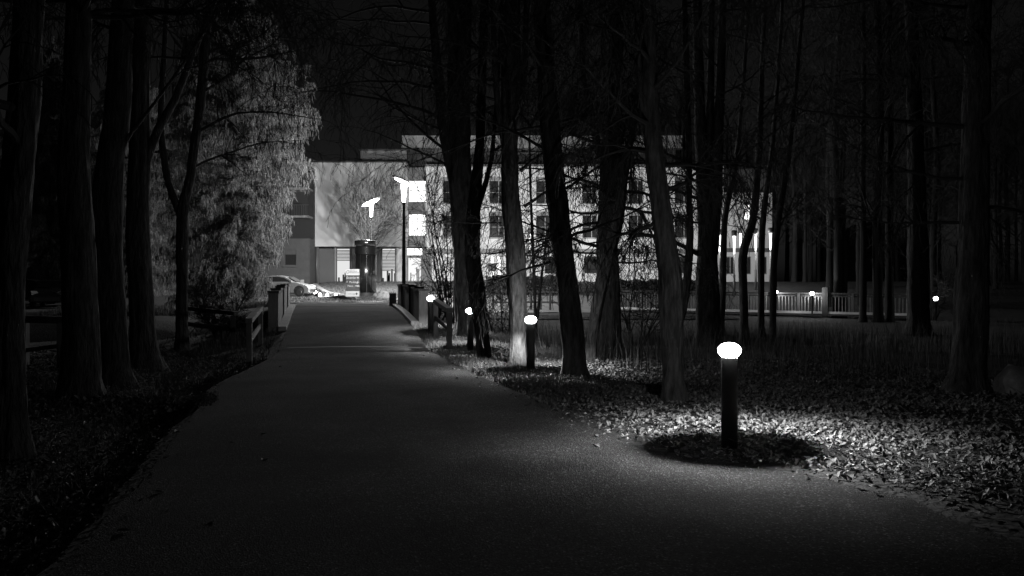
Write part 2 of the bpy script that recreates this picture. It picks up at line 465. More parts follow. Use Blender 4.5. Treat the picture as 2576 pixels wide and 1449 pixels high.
M_lawn = mat('lawn', .085, .85, var=.5, scale=1.5)
scatter_all()
# lawn turf under the blades
def lawn_sheet():
    xs = axis([(-18, -.6, .4)]); ys = axis([(49.7, 75.7, .4)])
    v = []; f = []; idx = {}
    for j, y in enumerate(ys):
        for i, x in enumerate(xs):
            lim = float(wall_x(max(y, 56))) + .35
            xx = max(x, lim) if y > 55.9 else x
            idx[(i, j)] = len(v); v.append((xx, y, gz(xx, y) + .03 + .03 * mnoise.noise(Vector((x * 2, y * 2, 0)))))
    for j in range(len(ys) - 1):
        for i in range(len(xs) - 1):
            a, b, c, d = (v[idx[q]] for q in ((i, j), (i + 1, j), (i + 1, j + 1), (i, j + 1)))
            if abs(b[0] - a[0]) < 1e-6 and abs(c[0] - d[0]) < 1e-6: continue
            if a[0] > -7.2 and 51.6 < a[1] < 63.4: continue
            f.append((idx[(i, j)], idx[(i + 1, j)], idx[(i + 1, j + 1)], idx[(i, j + 1)]))
    mb = MB(); mb.v = v; mb.f = f
    o = mb.build('lawn', M_lawn, smooth=True); tag(o, kind='structure')
lawn_sheet()

# ------------------------------------------------------------------ bare trees
def grow(mb, p, d, L, r, lvl, rng, P):
    n = P['n'][lvl]; st = L / n
    pts = [p.copy()]; rad = [r]; rmin = P['rmin']
    d = d.normalized(); g = P['g'][lvl]; wv = P['w'][lvl]; dirs = [d.copy()]
    for i in range(n):
        d = d + Vector((rng.gauss(0, wv), rng.gauss(0, wv), rng.gauss(0, wv) + g))
        d.normalize(); p = p + d * st
        pts.append(p.copy()); rad.append(max(rmin, r * (1 - .8 * (i + 1) / n))); dirs.append(d.copy())
    mb.tube(pts, rad, P['s'][lvl], cap=False)
    if lvl + 1 < len(P['n']):
        for k in range(P['c'][lvl]):
            t = rng.uniform(.18, 1.0); j = min(n - 1, int(t * n)); fr = t * n - j
            q = pts[j].lerp(pts[j + 1], min(1, fr))
            dd = dirs[j + 1]
            ax = Vector((rng.gauss(0, 1), rng.gauss(0, 1), rng.gauss(0, 1))).cross(dd)
            if ax.length < .01: continue
            ang = rng.uniform(.5, 1.1)
            cd = Matrix.Rotation(ang, 3, ax.normalized()) @ dd
            cd.z += P['cz'][lvl]
            grow(mb, q, cd, L * P['l'][lvl] * rng.uniform(.6, 1.25), max(rmin, rad[j] * .6), lvl + 1, rng, P)

LIME = dict(n=[8, 6, 5, 4], s=[6, 4, 3, 3], g=[.0, -.10, -.22, -.25], w=[.13, .17, .2, .2], c=[8, 6, 4], l=[.48, .5, .5], cz=[0, -.2, -.3], rmin=.0045)
UPR = dict(n=[8, 6, 5, 4], s=[6, 4, 3, 3], g=[.06, .02, .0, .0], w=[.12, .16, .2, .2], c=[8, 5, 4], l=[.5, .5, .5], cz=[.1, .05, 0], rmin=.005)

def bare_tree(name, label, D, pts, stems=(), limbs=(), nlimb=8, zl=(3.0, 9.0), limb_len=(2.0, 3.6), P=LIME, seed=1, bark=None, top=12.5, group=None, cat='tree', az=None, kids=1.0, base_flare=1.55, Dtop=None):
    """pts: (x, y, width) in the 2576 px frame, base first, all at depth D"""
    rng = random.Random(seed)
    b = at(pts[0][0], pts[0][1], D); b.z = gz(b.x, b.y) - .08
    root = thing(name, label, cat, b, group=group)
    def conv(pl, first=False):
        w = []; r = []
        for k, (x, y, wd) in enumerate(pl):
            q = at(x, y, D)
            if first and k == 0: q = b.copy()
            w.append(q); r.append(wd / 2 / F * D)
        return w, r
    def dense(w, r, step=.35, jit=.012):
        W, Q = [], []
        for i in range(len(w) - 1):
            n = max(1, int((w[i + 1] - w[i]).length / step))
            for k in range(n):
                t = k / n
                # catmull-rom through the traced points
                p0 = w[max(i - 1, 0)]; p1 = w[i]; p2 = w[i + 1]; p3 = w[min(i + 2, len(w) - 1)]
                q = .5 * ((2 * p1) + (p2 - p0) * t + (2 * p0 - 5 * p1 + 4 * p2 - p3) * t * t + (3 * p1 - p0 - 3 * p2 + p3) * t ** 3)
                W.append(q); Q.append(r[i] + (r[i + 1] - r[i]) * t)
        W.append(w[-1]); Q.append(r[-1]); return W, Q
    w, r = conv(pts, True)
    # carry the trunk on above the frame
    last = w[-1]; d = (w[-1] - w[-2]).normalized()
    if last.z < top:
        nn = 4
        for k in range(1, nn + 1):
            d = (d + Vector((rng.gauss(0, .05), rng.gauss(0, .05), .12))).normalized()
            q = w[-1] + d * (top - last.z) / nn
            w.append(q); r.append(max(.03, r[-1] * .72))
    W, Q = dense(w, r, .12 if D < 26 else .3)
    z0 = W[0].z
    Q = [q * (1 + (base_flare - 1) * max(0, 1 - (p.z - z0) / .6) ** 2) for p, q in zip(W, Q)]
    tm = MB(); tm.tube(W, Q, 40 if D < 26 else 22, rough=.16)
    axes = [(W, Q)]
    for sl in stems:
        sw, sr = conv(sl)
        # tie the stem's foot to the nearest trunk point
        if sw[-1].z < top - 2:
            d = (sw[-1] - sw[-2]).normalized()
            for k in range(3):
                d = (d + Vector((rng.gauss(0, .06), rng.gauss(0, .06), .15))).normalized()
                sw.append(sw[-1] + d * 1.6); sr.append(max(.02, sr[-1] * .7))
        SW, SQ = dense(sw, sr); tm.tube(SW, SQ, 10, rough=.12); axes.append((SW, SQ))
    tm.build('trunk', bark or M_bark, root, smooth=True, off=b)
    # limbs
    bm = MB(); PP = dict(P)
    if kids != 1.0: PP['c'] = [max(1, int(round(c * kids))) for c in P['c']]
    for (x, y, dx, dy, dz, L, rr) in limbs:
        q = at(x, y, D)
        grow(bm, q, Vector((dx, dy, dz)), L, rr, 0, rng, PP)
    for k in range(nlimb):
        A, B = axes[rng.randrange(len(axes))] if k % 3 else axes[0]
        ok = [i for i, p in enumerate(A) if zl[0] < p.z < zl[1]]
        if not ok: A, B = axes[0]; ok = [i for i, p in enumerate(A) if zl[0] < p.z < zl[1]] or [len(A) - 1]
        i = rng.choice(ok)
        a = rng.uniform(0, 2 * math.pi) if az is None else rng.uniform(*az)
        dz = rng.uniform(-.05, .55) if P is LIME else rng.uniform(.5, 1.3)
        grow(bm, A[i], Vector((math.cos(a), math.sin(a), dz)), rng.uniform(*limb_len), min(B[i] * .45, rng.uniform(.03, .055)), 0, rng, PP)
    for A, B in axes:
        for k in range(3):
            a = rng.uniform(0, 6.28)
            grow(bm, A[-1], Vector((math.cos(a) * .6, math.sin(a) * .6, 1)), 2.5, B[-1] * .7, 0, rng, PP)
    if bm.v: bm.build('crown', M_twig, root, off=b)
    return root

PIv = math.pi
GR = 'bare trees along the right verge'; GL = 'bare trees along the left verge'
# right side, seen left to right
bare_tree('bare_tree', 'broad dark trunk splitting into upright stems, behind the second farthest bollard lamp', 25.5,
          [(1172, 858, 54), (1168, 780, 50), (1165, 640, 50), (1160, 530, 54), (1157, 440, 58), (1155, 340, 54), (1150, 176, 46), (1146, 0, 40)],
          stems=[[(1143, 470, 24), (1118, 340, 26), (1104, 200, 24), (1090, 60, 20), (1086, 0, 18)], [(1165, 400, 26), (1172, 200, 24), (1176, 0, 22)]],
          limbs=[(1106, 225, -1, .1, .25, 4.2, .05), (1112, 300, -1, -.1, .45, 4.6, .05), (1098, 130, -1, -.2, .1, 4.4, .045), (1100, 175, -1, .3, .2, 3.9, .05),
                 (1125, 380, -1, 0, .75, 3.6, .05), (1092, 60, -1, .1, .05, 4.4, .04), (1135, 430, -1, -.4, .6, 2.8, .04), (1120, 330, -1, .3, .3, 3.4, .04),
                 (1090, 30, -1, -.3, .2, 4.6, .045)],
          nlimb=5, zl=(5.5, 11), seed=11, group=GR, kids=.8)
bare_tree('bare_tree', 'dark trunk rooted in leaves, its thin side stem rising right above the far rail', 20.6,
          [(1218, 888, 34), (1212, 830, 37), (1200, 740, 40), (1190, 650, 40), (1190, 560, 38), (1197, 470, 30), (1206, 377, 23), (1212, 200, 21), (1219, 0, 20)],
          stems=[[(1203, 520, 16), (1222, 460, 13), (1236, 400, 11), (1243, 330, 10), (1252, 200, 9), (1262, 0, 8)]],
          limbs=[(1240, 380, 1, .2, .5, 2.4, .03), (1228, 640, .9, -.1, .25, 1.5, .02)], nlimb=6, zl=(5, 11), seed=12, group=GR, base_flare=1.15)
bare_tree('bare_tree', 'pale lit knotty trunk standing right beside the second nearest bollard lamp', 18.1,
          [(1303, 923, 42), (1302, 860, 42), (1303, 779, 44), (1297, 690, 47), (1293, 603, 46), (1284, 508, 46), (1282, 377, 36), (1284, 250, 46), (1285, 176, 48), (1284, 0, 46)],
          stems=[[(1280, 420, 16), (1262, 330, 16), (1248, 220, 15), (1243, 100, 14), (1240, 0, 13)], [(1300, 330, 18), (1318, 200, 16), (1325, 0, 14)]],
          limbs=[(1318, 520, 1, .2, .6, 2.6, .035), (1310, 430, .9, -.3, .7, 2.6, .04), (1312, 640, 1, .5, -.1, 1.5, .02), (1262, 560, -.7, -.4, .1, 1.3, .02)],
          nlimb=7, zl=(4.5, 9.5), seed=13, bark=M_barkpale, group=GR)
bare_tree('bare_tree', 'thick black left leaning trunk with wide root foot, right of the second nearest bollard lamp', 16.0,
          [(1447, 952, 58), (1443, 880, 56), (1436, 800, 54), (1424, 692, 52), (1413, 607, 51), (1403, 520, 52), (1393, 419, 49), (1383, 314, 49), (1374, 176, 44), (1364, 0, 40)],
          limbs=[(1385, 660, -1, .3, -.1, 1.7, .03), (1420, 600, 1, .4, .35, 2.2, .035), (1390, 380, -.9, .4, .35, 2.4, .035), (1400, 330, 1, .3, .3, 2.6, .04), (1410, 480, .9, .5, .3, 2.2, .03)],
          nlimb=9, zl=(4, 8.5), seed=14, group=GR)
bare_tree('bare_tree', 'slim trunk leaning strongly right across the straight double toned trunk', 18.7,
          [(1484, 918, 27), (1491, 850, 28), (1503, 770, 31), (1518, 692, 36), (1537, 620, 33), (1551, 568, 30), (1562, 500, 26), (1569, 445, 24), (1582, 370, 20), (1594, 314, 18), (1606, 200, 16), (1618, 0, 14)],
          limbs=[(1560, 520, 1, .2, -.3, 2.0, .045), (1550, 590, 1, .4, .35, 1.6, .03), (1535, 640, -1, .2, .2, 2.3, .03), (1585, 400, 1, .2, .1, 2.2, .035)],
          nlimb=8, zl=(3.2, 8.5), seed=15, group=GR)
bare_tree('bare_tree', 'straight trunk lit pale on its left side only, behind the right leaning trunk', 20.9,
          [(1531, 898, 64), (1530, 830, 62), (1529, 720, 58), (1527, 607, 52), (1530, 500, 50), (1534, 419, 49), (1541, 314, 42), (1548, 176, 36), (1552, 0, 32)],
          stems=[[(1520, 420, 22), (1500, 350, 20), (1484, 300, 17), (1468, 200, 14), (1460, 0, 12)]],
          limbs=[(1505, 560, -1, .2, -.1, 2.8, .04), (1505, 620, -1, -.2, .3, 2.8, .045), (1515, 470, -1, .1, .4, 3.0, .04), (1500, 360, -1, 0, .3, 2.8, .04), (1515, 530, -1, -.3, -.2, 2.3, .035), (1560, 660, 1, 0, .1, 2.0, .03), (1495, 400, -.8, -.4, 0, 2.5, .03)],
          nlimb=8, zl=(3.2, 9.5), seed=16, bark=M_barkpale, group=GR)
bare_tree('bare_tree', 'grey trunk leaning left just behind the nearest bollard lamp', 12.4,
          [(1695, 1016, 54), (1694, 950, 52), (1692, 860, 54), (1689, 770, 57), (1686, 692, 58), (1673, 607, 50), (1665, 540, 48), (1657, 477, 46), (1648, 400, 44), (1639, 314, 40), (1634, 180, 34), (1630, 0, 30)],
          stems=[[(1636, 370, 14), (1624, 320, 12), (1612, 240, 11), (1606, 120, 10), (1598, 0, 9)]],
          limbs=[(1660, 560, -1, .5, .2, 1.5, .03), (1672, 600, -1, .7, .35, 1.6, .025), (1665, 480, 1, .4, .2, 1.8, .03), (1650, 420, 1, .3, .3, 2.0, .03)],
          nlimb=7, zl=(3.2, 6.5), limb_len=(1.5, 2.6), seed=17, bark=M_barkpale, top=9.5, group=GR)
bare_tree('bare_tree', 'narrow bent trunk rising from behind the grey trunk next to the nearest bollard lamp', 20.5,
          [(1697, 895, 24), (1706, 820, 22), (1720, 772, 20), (1728, 710, 20), (1733, 651, 20), (1735, 580, 17), (1734, 499, 15), (1733, 377, 15), (1728, 200, 13), (1722, 0, 12)],
          limbs=[(1732, 650, -1, 0, .5, 1.6, .03), (1733, 540, 1, .3, .4, 2.2, .025)], nlimb=5, zl=(4, 9), seed=18, group=GR)
bare_tree('bare_tree', 'massive black trunk forking low into close stems, before the slatted railing', 30,
          [(1781, 835, 68), (1780, 772, 58), (1780, 711, 56), (1779, 635, 52), (1776, 560, 40), (1768, 469, 32), (1764, 377, 30), (1758, 200, 26), (1752, 0, 24)],
          stems=[[(1790, 640, 34), (1798, 540, 32), (1803, 469, 30), (1806, 377, 28), (1812, 200, 24), (1818, 0, 20)], [(1785, 600, 24), (1786, 469, 22), (1786, 300, 20), (1790, 0, 16)]],
          limbs=[(1760, 640, -1, 0, .55, 2.6, .1), (1756, 500, -1, .1, .4, 2.8, .06), (1758, 430, -1, -.2, .6, 3.2, .06), (1770, 560, -1, .3, .1, 2.4, .04)],
          nlimb=9, zl=(4.5, 12), limb_len=(2.5, 4), seed=19, top=14, group=GR)
GT = 'thin trees before the slatted railing'
for sd, D, pl, lb in ((31, 38, [(1812, 790, 18), (1818, 742, 16), (1820, 650, 16), (1823, 560, 15), (1834, 490, 14), (1848, 432, 13), (1858, 350, 11), (1870, 200, 10), (1884, 0, 8)], 'thin tree curving right between the massive forked trunk and the lit column lamps'),
                      (32, 37, [(1872, 795, 22), (1871, 757, 21), (1868, 651, 21), (1880, 600, 20), (1893, 560, 19), (1901, 500, 18), (1904, 440, 18), (1909, 377, 16), (1916, 200, 13), (1924, 0, 10)], 'S shaped thin tree in front of the lit column lamps'),
                      (33, 38, [(1915, 795, 16), (1915, 720, 16), (1915, 651, 16), (1918, 575, 15), (1926, 500, 13), (1933, 440, 12), (1942, 377, 11), (1956, 200, 10), (1968, 0, 8)], 'thin straight tree at the right end of the lit building part'),
                      (34, 36, [(1944, 800, 18), (1945, 740, 17), (1948, 651, 16), (1957, 560, 16), (1969, 484, 15), (1978, 420, 14), (1985, 377, 13), (2003, 200, 11), (2020, 0, 9)], 'thin tree leaning right whose foot hides the first small railing lamp')):
    bare_tree('slender_tree', lb, D, pl, nlimb=9, zl=(3.0, 12), limb_len=(1.6, 3.0), seed=sd, top=14, P=UPR, group=GT, kids=.8)
bare_tree('bare_tree', 'huge deeply furrowed trunk standing alone at the far right edge', 13.8,
          [(2434, 988, 90), (2438, 900, 84), (2441, 830, 80), (2443, 748, 77), (2448, 650, 72), (2450, 566, 70), (2452, 420, 66), (2456, 250, 62), (2460, 0, 58)],
          limbs=[(2412, 560, -1, .3, -.1, 2.0, .03), (2420, 450, -1, .1, .1, 2.6, .03), (2480, 520, 1, 0, .1, 2.2, .03)], nlimb=6, zl=(3, 7), seed=21, group=GR)
bare_tree('bare_tree', 'black trunk at the right end of the slatted railing', 34,
          [(2310, 805, 60), (2310, 740, 52), (2308, 600, 46), (2304, 400, 40), (2298, 200, 34), (2290, 0, 28)], nlimb=9, zl=(4, 12), limb_len=(2.5, 4.5), seed=22, top=14, group=GR)
# left side, seen left to right
bare_tree('bare_tree', 'leftmost trunk at the picture edge, nearest of the left row', 9.0,
          [(28, 1128, 84), (22, 1000, 76), (18, 850, 76), (20, 700, 76), (30, 560, 74), (48, 400, 74), (62, 240, 72), (72, 0, 68)], nlimb=4, zl=(3, 5), seed=41, limb_len=(1.5, 2.5), top=9, group=GL)
bare_tree('bare_tree', 'stout trunk with furrowed bark lit on its right edge, second from the left', 13.1,
          [(203, 1002, 84), (203, 900, 82), (201, 790, 82), (197, 690, 80), (192, 560, 78), (187, 400, 72), (190, 250, 66), (200, 0, 58)], nlimb=6, zl=(4, 7), seed=42, top=10, group=GL)
bare_tree('bare_tree', 'trunk with a broken branch stub at mid height, third from the left', 15.3,
          [(288, 960, 80), (284, 860, 70), (276, 740, 68), (271, 600, 70), (270, 480, 72), (280, 380, 66), (296, 260, 60), (310, 0, 50)],
          stems=[[(300, 390, 18), (310, 365, 15), (322, 345, 12), (330, 335, 9)]], nlimb=6, zl=(4.5, 8), seed=43, top=10.5, group=GL)
bare_tree('bare_tree', 'trunk with spreading root feet, fourth from the left', 18.2,
          [(366, 924, 72), (361, 840, 60), (355, 740, 58), (350, 640, 56), (347, 500, 54), (350, 400, 50), (352, 250, 46), (360, 0, 40)],
          stems=[[(365, 420, 20), (395, 330, 22), (440, 250, 18), (468, 180, 16), (500, 100, 14)]], nlimb=4, zl=(4.5, 9), seed=44, kids=.8, base_flare=1.6, top=11, group=GL)
bare_tree('bare_tree', 'slimmer trunk forking into a V, last of the left row before the bridge', 22.8,
          [(459, 884, 32), (458, 800, 29), (458, 700, 28), (459, 600, 27), (462, 520, 26), (478, 450, 23), (494, 340, 21), (505, 250, 22), (516, 120, 21), (527, 0, 20)],
          stems=[[(456, 540, 20), (438, 500, 19), (424, 460, 18), (410, 380, 17), (404, 300, 15), (412, 150, 13), (420, 0, 11)]],
          limbs=[(512, 230, 1, .2, .5, 3.4, .04), (500, 330, 1, -.2, .6, 3.4, .04), (488, 420, 1, .3, .5, 3.0, .035), (520, 130, 1, 0, .5, 3.0, .035)],
          nlimb=3, zl=(4.5, 10), seed=45, group=GL, kids=.75)
# two saplings between the trunks, shrubs
bare_tree('sapling', 'thin twin stemmed sapling between the knotty pale trunk and the thick black one', 27,
          [(1348, 815, 10), (1346, 760, 8), (1342, 660, 8), (1338, 560, 7), (1334, 460, 6), (1332, 360, 5)], stems=[[(1352, 800, 8), (1360, 720, 7), (1368, 650, 6), (1384, 560, 5)]],
          nlimb=14, zl=(2, 6.5), limb_len=(.8, 1.6), seed=51, top=6.6, P=LIME, kids=.7)

# dark wood behind: one bare tree copied
def wood():
    rng = random.Random(77)
    protos = []
    for k in range(3):
        D = 60
        x0 = 2250 + k * 60
        t = bare_tree('woodland_tree', 'tall bare tree in the dark woods right of the buildings', D,
                      [(x0, 760, 16), (x0 + 3, 600, 14), (x0 - 4, 420, 12), (x0 + 6, 200, 10), (x0 + 2, 20, 8)], bark=M_woodbark, nlimb=26, zl=(4.0, 19), limb_len=(2.5, 5), seed=90 + k, top=20, P=UPR, group='bare trees in the dark woods', kids=.9)
        protos.append(t)
    spots = []
    for k in range(64):
        x = rng.uniform(1960, 2640); D = rng.uniform(54, 100)
        if k > 40: x = rng.uniform(1700, 2640); D = rng.uniform(93, 118)
        spots.append((x, D))
    for k in range(5): spots.append((rng.uniform(1985, 2250), rng.uniform(43, 50)))
    for k, (x, D) in enumerate(spots):
        o = protos[k] if k < 3 else copy_tree(protos[k % 3])
        X = (x - 1288) / F * D
        o.location = (X, D, gz(X, D) - .1); o.rotation_euler.z = rng.uniform(0, 6.28); s = rng.uniform(.75, 1.15); o.scale = (s, s, s)
wood()

# hazel shrub with catkins before the right wing, small fan-shaped tree before the facade
def fan_tree():
    D = 67.0
    b = at(928, 700, D); b.z = gz(b.x, D) - .05
    root = thing('bare_tree', 'small fan shaped bare tree against the pale windowless facade', 'tree', b)
    tm = MB(); rng = random.Random(5)
    pts = [Vector((0, 0, 0)), Vector((.02, 0, 1.6)), Vector((0, 0, 3.2)), Vector((.05, 0, 5)), Vector((0, 0, 7)), Vector((.03, 0, 8.6))]
    tm.tube(pts, [.13, .11, .1, .08, .05, .02], 8)
    tm.build('trunk', M_twig, root, smooth=True)
    P = dict(n=[8, 6, 5], s=[5, 3, 3], g=[.11, .10, .06], w=[.04, .06, .09], c=[8, 5], l=[.5, .5], cz=[.35, .3], rmin=.010)
    bm = MB()
    for k in range(40):
        z = rng.uniform(2.6, 6.8); a = rng.uniform(0, 6.28)
        grow(bm, Vector((0, 0, z)), Vector((math.cos(a), math.sin(a), rng.uniform(.1, .8))), rng.uniform(2.2, 3.8) * (1.1 - (z - 2.6) * .1), .035, 0, rng, P)
    bm.build('crown', M_twig, root)
fan_tree()
def shrub(label, x, yb, D, H, n, seed, spread=.5, catkins=True, group=None, rmin=.008):
    b = at(x, yb, D); b.z = gz(b.x, D) - .05
    root = thing('shrub', label, 'shrub', b, group=group)
    rng = random.Random(seed); bm = MB(); cm = MB()
    P = dict(n=[8, 6, 4], s=[5, 3, 3], g=[.03, -.02, -.08], w=[.08, .14, .18], c=[10, 5], l=[.36, .45], cz=[.15, 0], rmin=rmin)
    for k in range(n):
        a = rng.uniform(0, 6.28)
        grow(bm, Vector((math.cos(a) * .15, math.sin(a) * .15, 0)), Vector((math.cos(a) * spread, math.sin(a) * spread, 1)), H * rng.uniform(.7, 1.05), rng.uniform(.025, .045), 0, rng, P)
    bm.build('stems', M_twig, root)
    if catkins:
        vs = bm.v
        for k in range(420):
            v = Vector(rng.choice(vs))
            if v.z < H * .2 or v.z > H * .62: continue
            L = rng.uniform(.1, .2)
            cm.tube([v, v + Vector((rng.gauss(0, .01), 0, -L))], [.012, .009], 4)
        if cm.v: tag(cm.build('catkins', M_dry, root), kind='stuff')
    return root
shrub('tall hazel shrub with hanging catkins left of the broad split trunk', 1136, 790, 36, 6.6, 12, 3, spread=.33)
shrub('low twiggy shrub behind the rail beside the farthest bollard lamp', 1098, 800, 33, 1.7, 10, 4, catkins=False)
shrub('dark bush of bare twigs left of the timber rail at the left parapet', 560, 800, 25.5, 1.5, 14, 61, catkins=False)
shrub('ragged bush of thin twigs on the bank behind the straight double toned trunk', 1600, 800, 30, 3.2, 10, 6, catkins=False)
shrub('dense twiggy bush before the far rail fence, left of the knotty pale trunk', 1262, 790, 33, 3.4, 10, 8, catkins=False)

# ------------------------------------------------------------------ conifer
def conifer():
    D = 48.0
    b = at(590, 770, D); b.z = gz(b.x, D) - .1
    b.x = (592 - 1288) / F * D
    root = thing('conifer', 'tall spruce with drooping foliage lit from the right, left of the bridge', 'tree', b)
    rng = random.Random(8)
    zs = [at(0, y, D).z - b.z for y in (770, 700, 650, 600, 550, 500, 450, 420, 380, 345, 300, 215, 150, 60, 0, -80, -140)]
    rr = [1.0, 1.9, 1.9, 2.9, 2.7, 3.4, 2.9, 3.8, 4.9, 4.2, 4.5, 4.6, 3.7, 2.3, 1.5, .7, .1]
    rl = [3.6, 3.8, 4.0, 4.2, 4.2, 4.2, 4.2, 4.2, 4.2, 4.0, 3.8, 3.5, 3.0, 2.2, 1.4, .7, .1]
    top = zs[-1]
    tm = MB(); tm.tube([Vector((0, 0, z)) for z in (0, 2, 6, 10, 14, top)], [.34, .28, .22, .17, .1, .02], 10, rough=.1)
    bm = tm; nv = []; 
    z = .9
    while z < top - .3:
        nb = rng.randint(7, 10)
        a0 = rng.uniform(0, 6.28)
        for k in range(nb):
            a = a0 + k * 6.283 / nb + rng.gauss(0, .18)
            zz = z + rng.gauss(0, .3)
            t = .5 + .5 * math.cos(a)
            L = (np.interp(zz, zs, rr) * t + np.interp(zz, zs, rl) * (1 - t)) * rng.uniform(.78, 1.08)
            if L < .15: continue
            n = 9; pts = []; dirx, diry = math.cos(a), math.sin(a)
            droop = rng.uniform(.05, .5)
            for i in range(n + 1):
                s = i / n
                pts.append(Vector((dirx * L * s, diry * L * s, zz + .12 * L * s - droop * L * s * s + .10 * L * max(0, s - .7) * 2)))
            bm.tube(pts, [max(.006, .035 * (1 - s / n)) for s in range(n + 1)], 3, cap=False)
            # sprays: side twigs with hanging needle tassels
            ns = int(20 + 34 * L / 4)
            for q in range(ns):
                s = .12 + .88 * (q + rng.random()) / ns
                i = min(n - 1, int(s * n)); p = pts[i].lerp(pts[i + 1], s * n - i)
                side = 1 if q % 2 else -1
                tw = (.12 + .4 * (1 - s)) * rng.uniform(.6, 1.2) * min(1.0, L / 2.2)
                sd = Vector((-diry * side + dirx * .7, dirx * side + diry * .7, -.15)).normalized()
                if mnoise.noise(p * .75) + .5 * mnoise.noise(p * 1.9) < rng.uniform(-.6, -.15): continue
                m = 9; hang = rng.uniform(.15, .75) * min(1.0, .3 + L / 3)
                for j in range(m + 1):
                    c = p + sd * tw * (j / m) ** .6 + Vector((rng.gauss(0, .02), rng.gauss(0, .02), -hang * (j / m) ** 1.5))
                    hl = rng.uniform(.10, .30); w = rng.uniform(.009, .017)
                    ya = rng.uniform(0, 6.28); ux, uy = math.cos(ya) * w, math.sin(ya) * w
                    ox, oy = rng.gauss(0, .06), rng.gauss(0, .06)
                    nv.append(((c.x - ux, c.y - uy, c.z + .02), (c.x + ux, c.y + uy, c.z + .02), (c.x + ux * .7 + ox * .5, c.y + uy * .7 + oy * .5, c.z - hl * .55), (c.x + ox, c.y + oy, c.z - hl), (c.x - ux * .7 + ox * .5, c.y - uy * .7 + oy * .5, c.z - hl * .5)))
        z += rng.uniform(.26, .36)
    bm.build('trunk', M_bark, root)
    fm = MB()
    for vs in nv:
        k = len(fm.v); fm.v.extend(vs); fm.f.append((k, k + 1, k + 2, k + 3, k + 4))
    fm.build('crown', M_needle, root)
    for lb, x, D2, rz, sc in (('dark unlit spruce behind the dark cars, between the two leftmost trunks', 130, 63, 2.1, .95), ('dark unlit spruce behind the fourth trunk from the left', 330, 60, 3.9, .9)):
        o = copy_tree(root); X = (x - 1288) / F * D2
        o.location = (X, D2, gz(X, D2) - .1); o.rotation_euler.z = rz; o.scale = (sc, sc, sc); o['label'] = lb
conifer()

# ------------------------------------------------------------------ bollard lamps
def make_bollard():
    root = thing('bollard_lamp', 'nearest bollard lamp', 'bollard lamp', (0, 0, 0), R(33), 'bollard lamps along the right edge of the road')
    s = .124
    mb = MB(); mb.lathe((0, 0, 0), [(.083, -.07), (.083, .925), (.08, .93)], 28); mb.build('post', M_blackmetal, root, smooth=True)
    mb = MB(); mb.lathe((0, 0, 0), [(.11, -.05), (.11, .012), (.09, .02)], 24); mb.build('base_plate', M_blackmetal, root)
    mb = MB(); mb.lathe((0, 0, .93), [(.07, 0), (.07, .006)], 24); mb.build('lamp_seat', M_reflector, root)
    mb = MB(); mb.lathe((0, 0, .926), [(.05, 0), (.088, .018), (.112, .05), (.118, .078), (.108, .108), (.082, .134), (.045, .150), (.004, .155)], 24); mb.build('lens', L_bollard, root, smooth=True)  # lens drawn oversized, its shape standing in for the lamp's bloom
    point_light('bollard_spill', (0, 0, .973), SPILL_W, .036, root)
    l = bpy.data.lights.new('bollard_light', 'SPOT'); l.energy = BOLLARD_W; l.shadow_soft_size = .036; l.spot_size = R(154); l.spot_blend = 1.0
    o = bpy.data.objects.new('bollard_light', l); COL.objects.link(o); o.location = (0, 0, .973); o.parent = root
    return root
BOLLARD_W = 2500
SPILL_W = 54
LB = [('nearest and largest lit bollard lamp, standing in dead leaves at the wide road edge', 1835, 1790 * .6289, 8.85),
      ('lit bollard lamp standing before the pale knotty trunk, second nearest', 1335, 1510 * .6289, 17.0),
      ('lit bollard lamp before the broad split trunk, beside the rail end post', 1183, 1398 * .6289, 22.2),
      ('lit bollard lamp at the end of the right bridge parapet, farthest and smallest', 1083, 1312 * .6289, 26.2)]
bproto = make_bollard()
for i, (lb, x, y, D) in enumerate(LB):
    o = bproto if i == 0 else copy_tree(bproto)
    X = (x - 1288) / F * D; o.location = (X, D, at(x, y, D).z if i in (1, 2, 3) else gz(X, D) - .0); o['label'] = lb
    o.location.z = gz(X, D)
    if i: o.rotation_euler.z = R(33) 

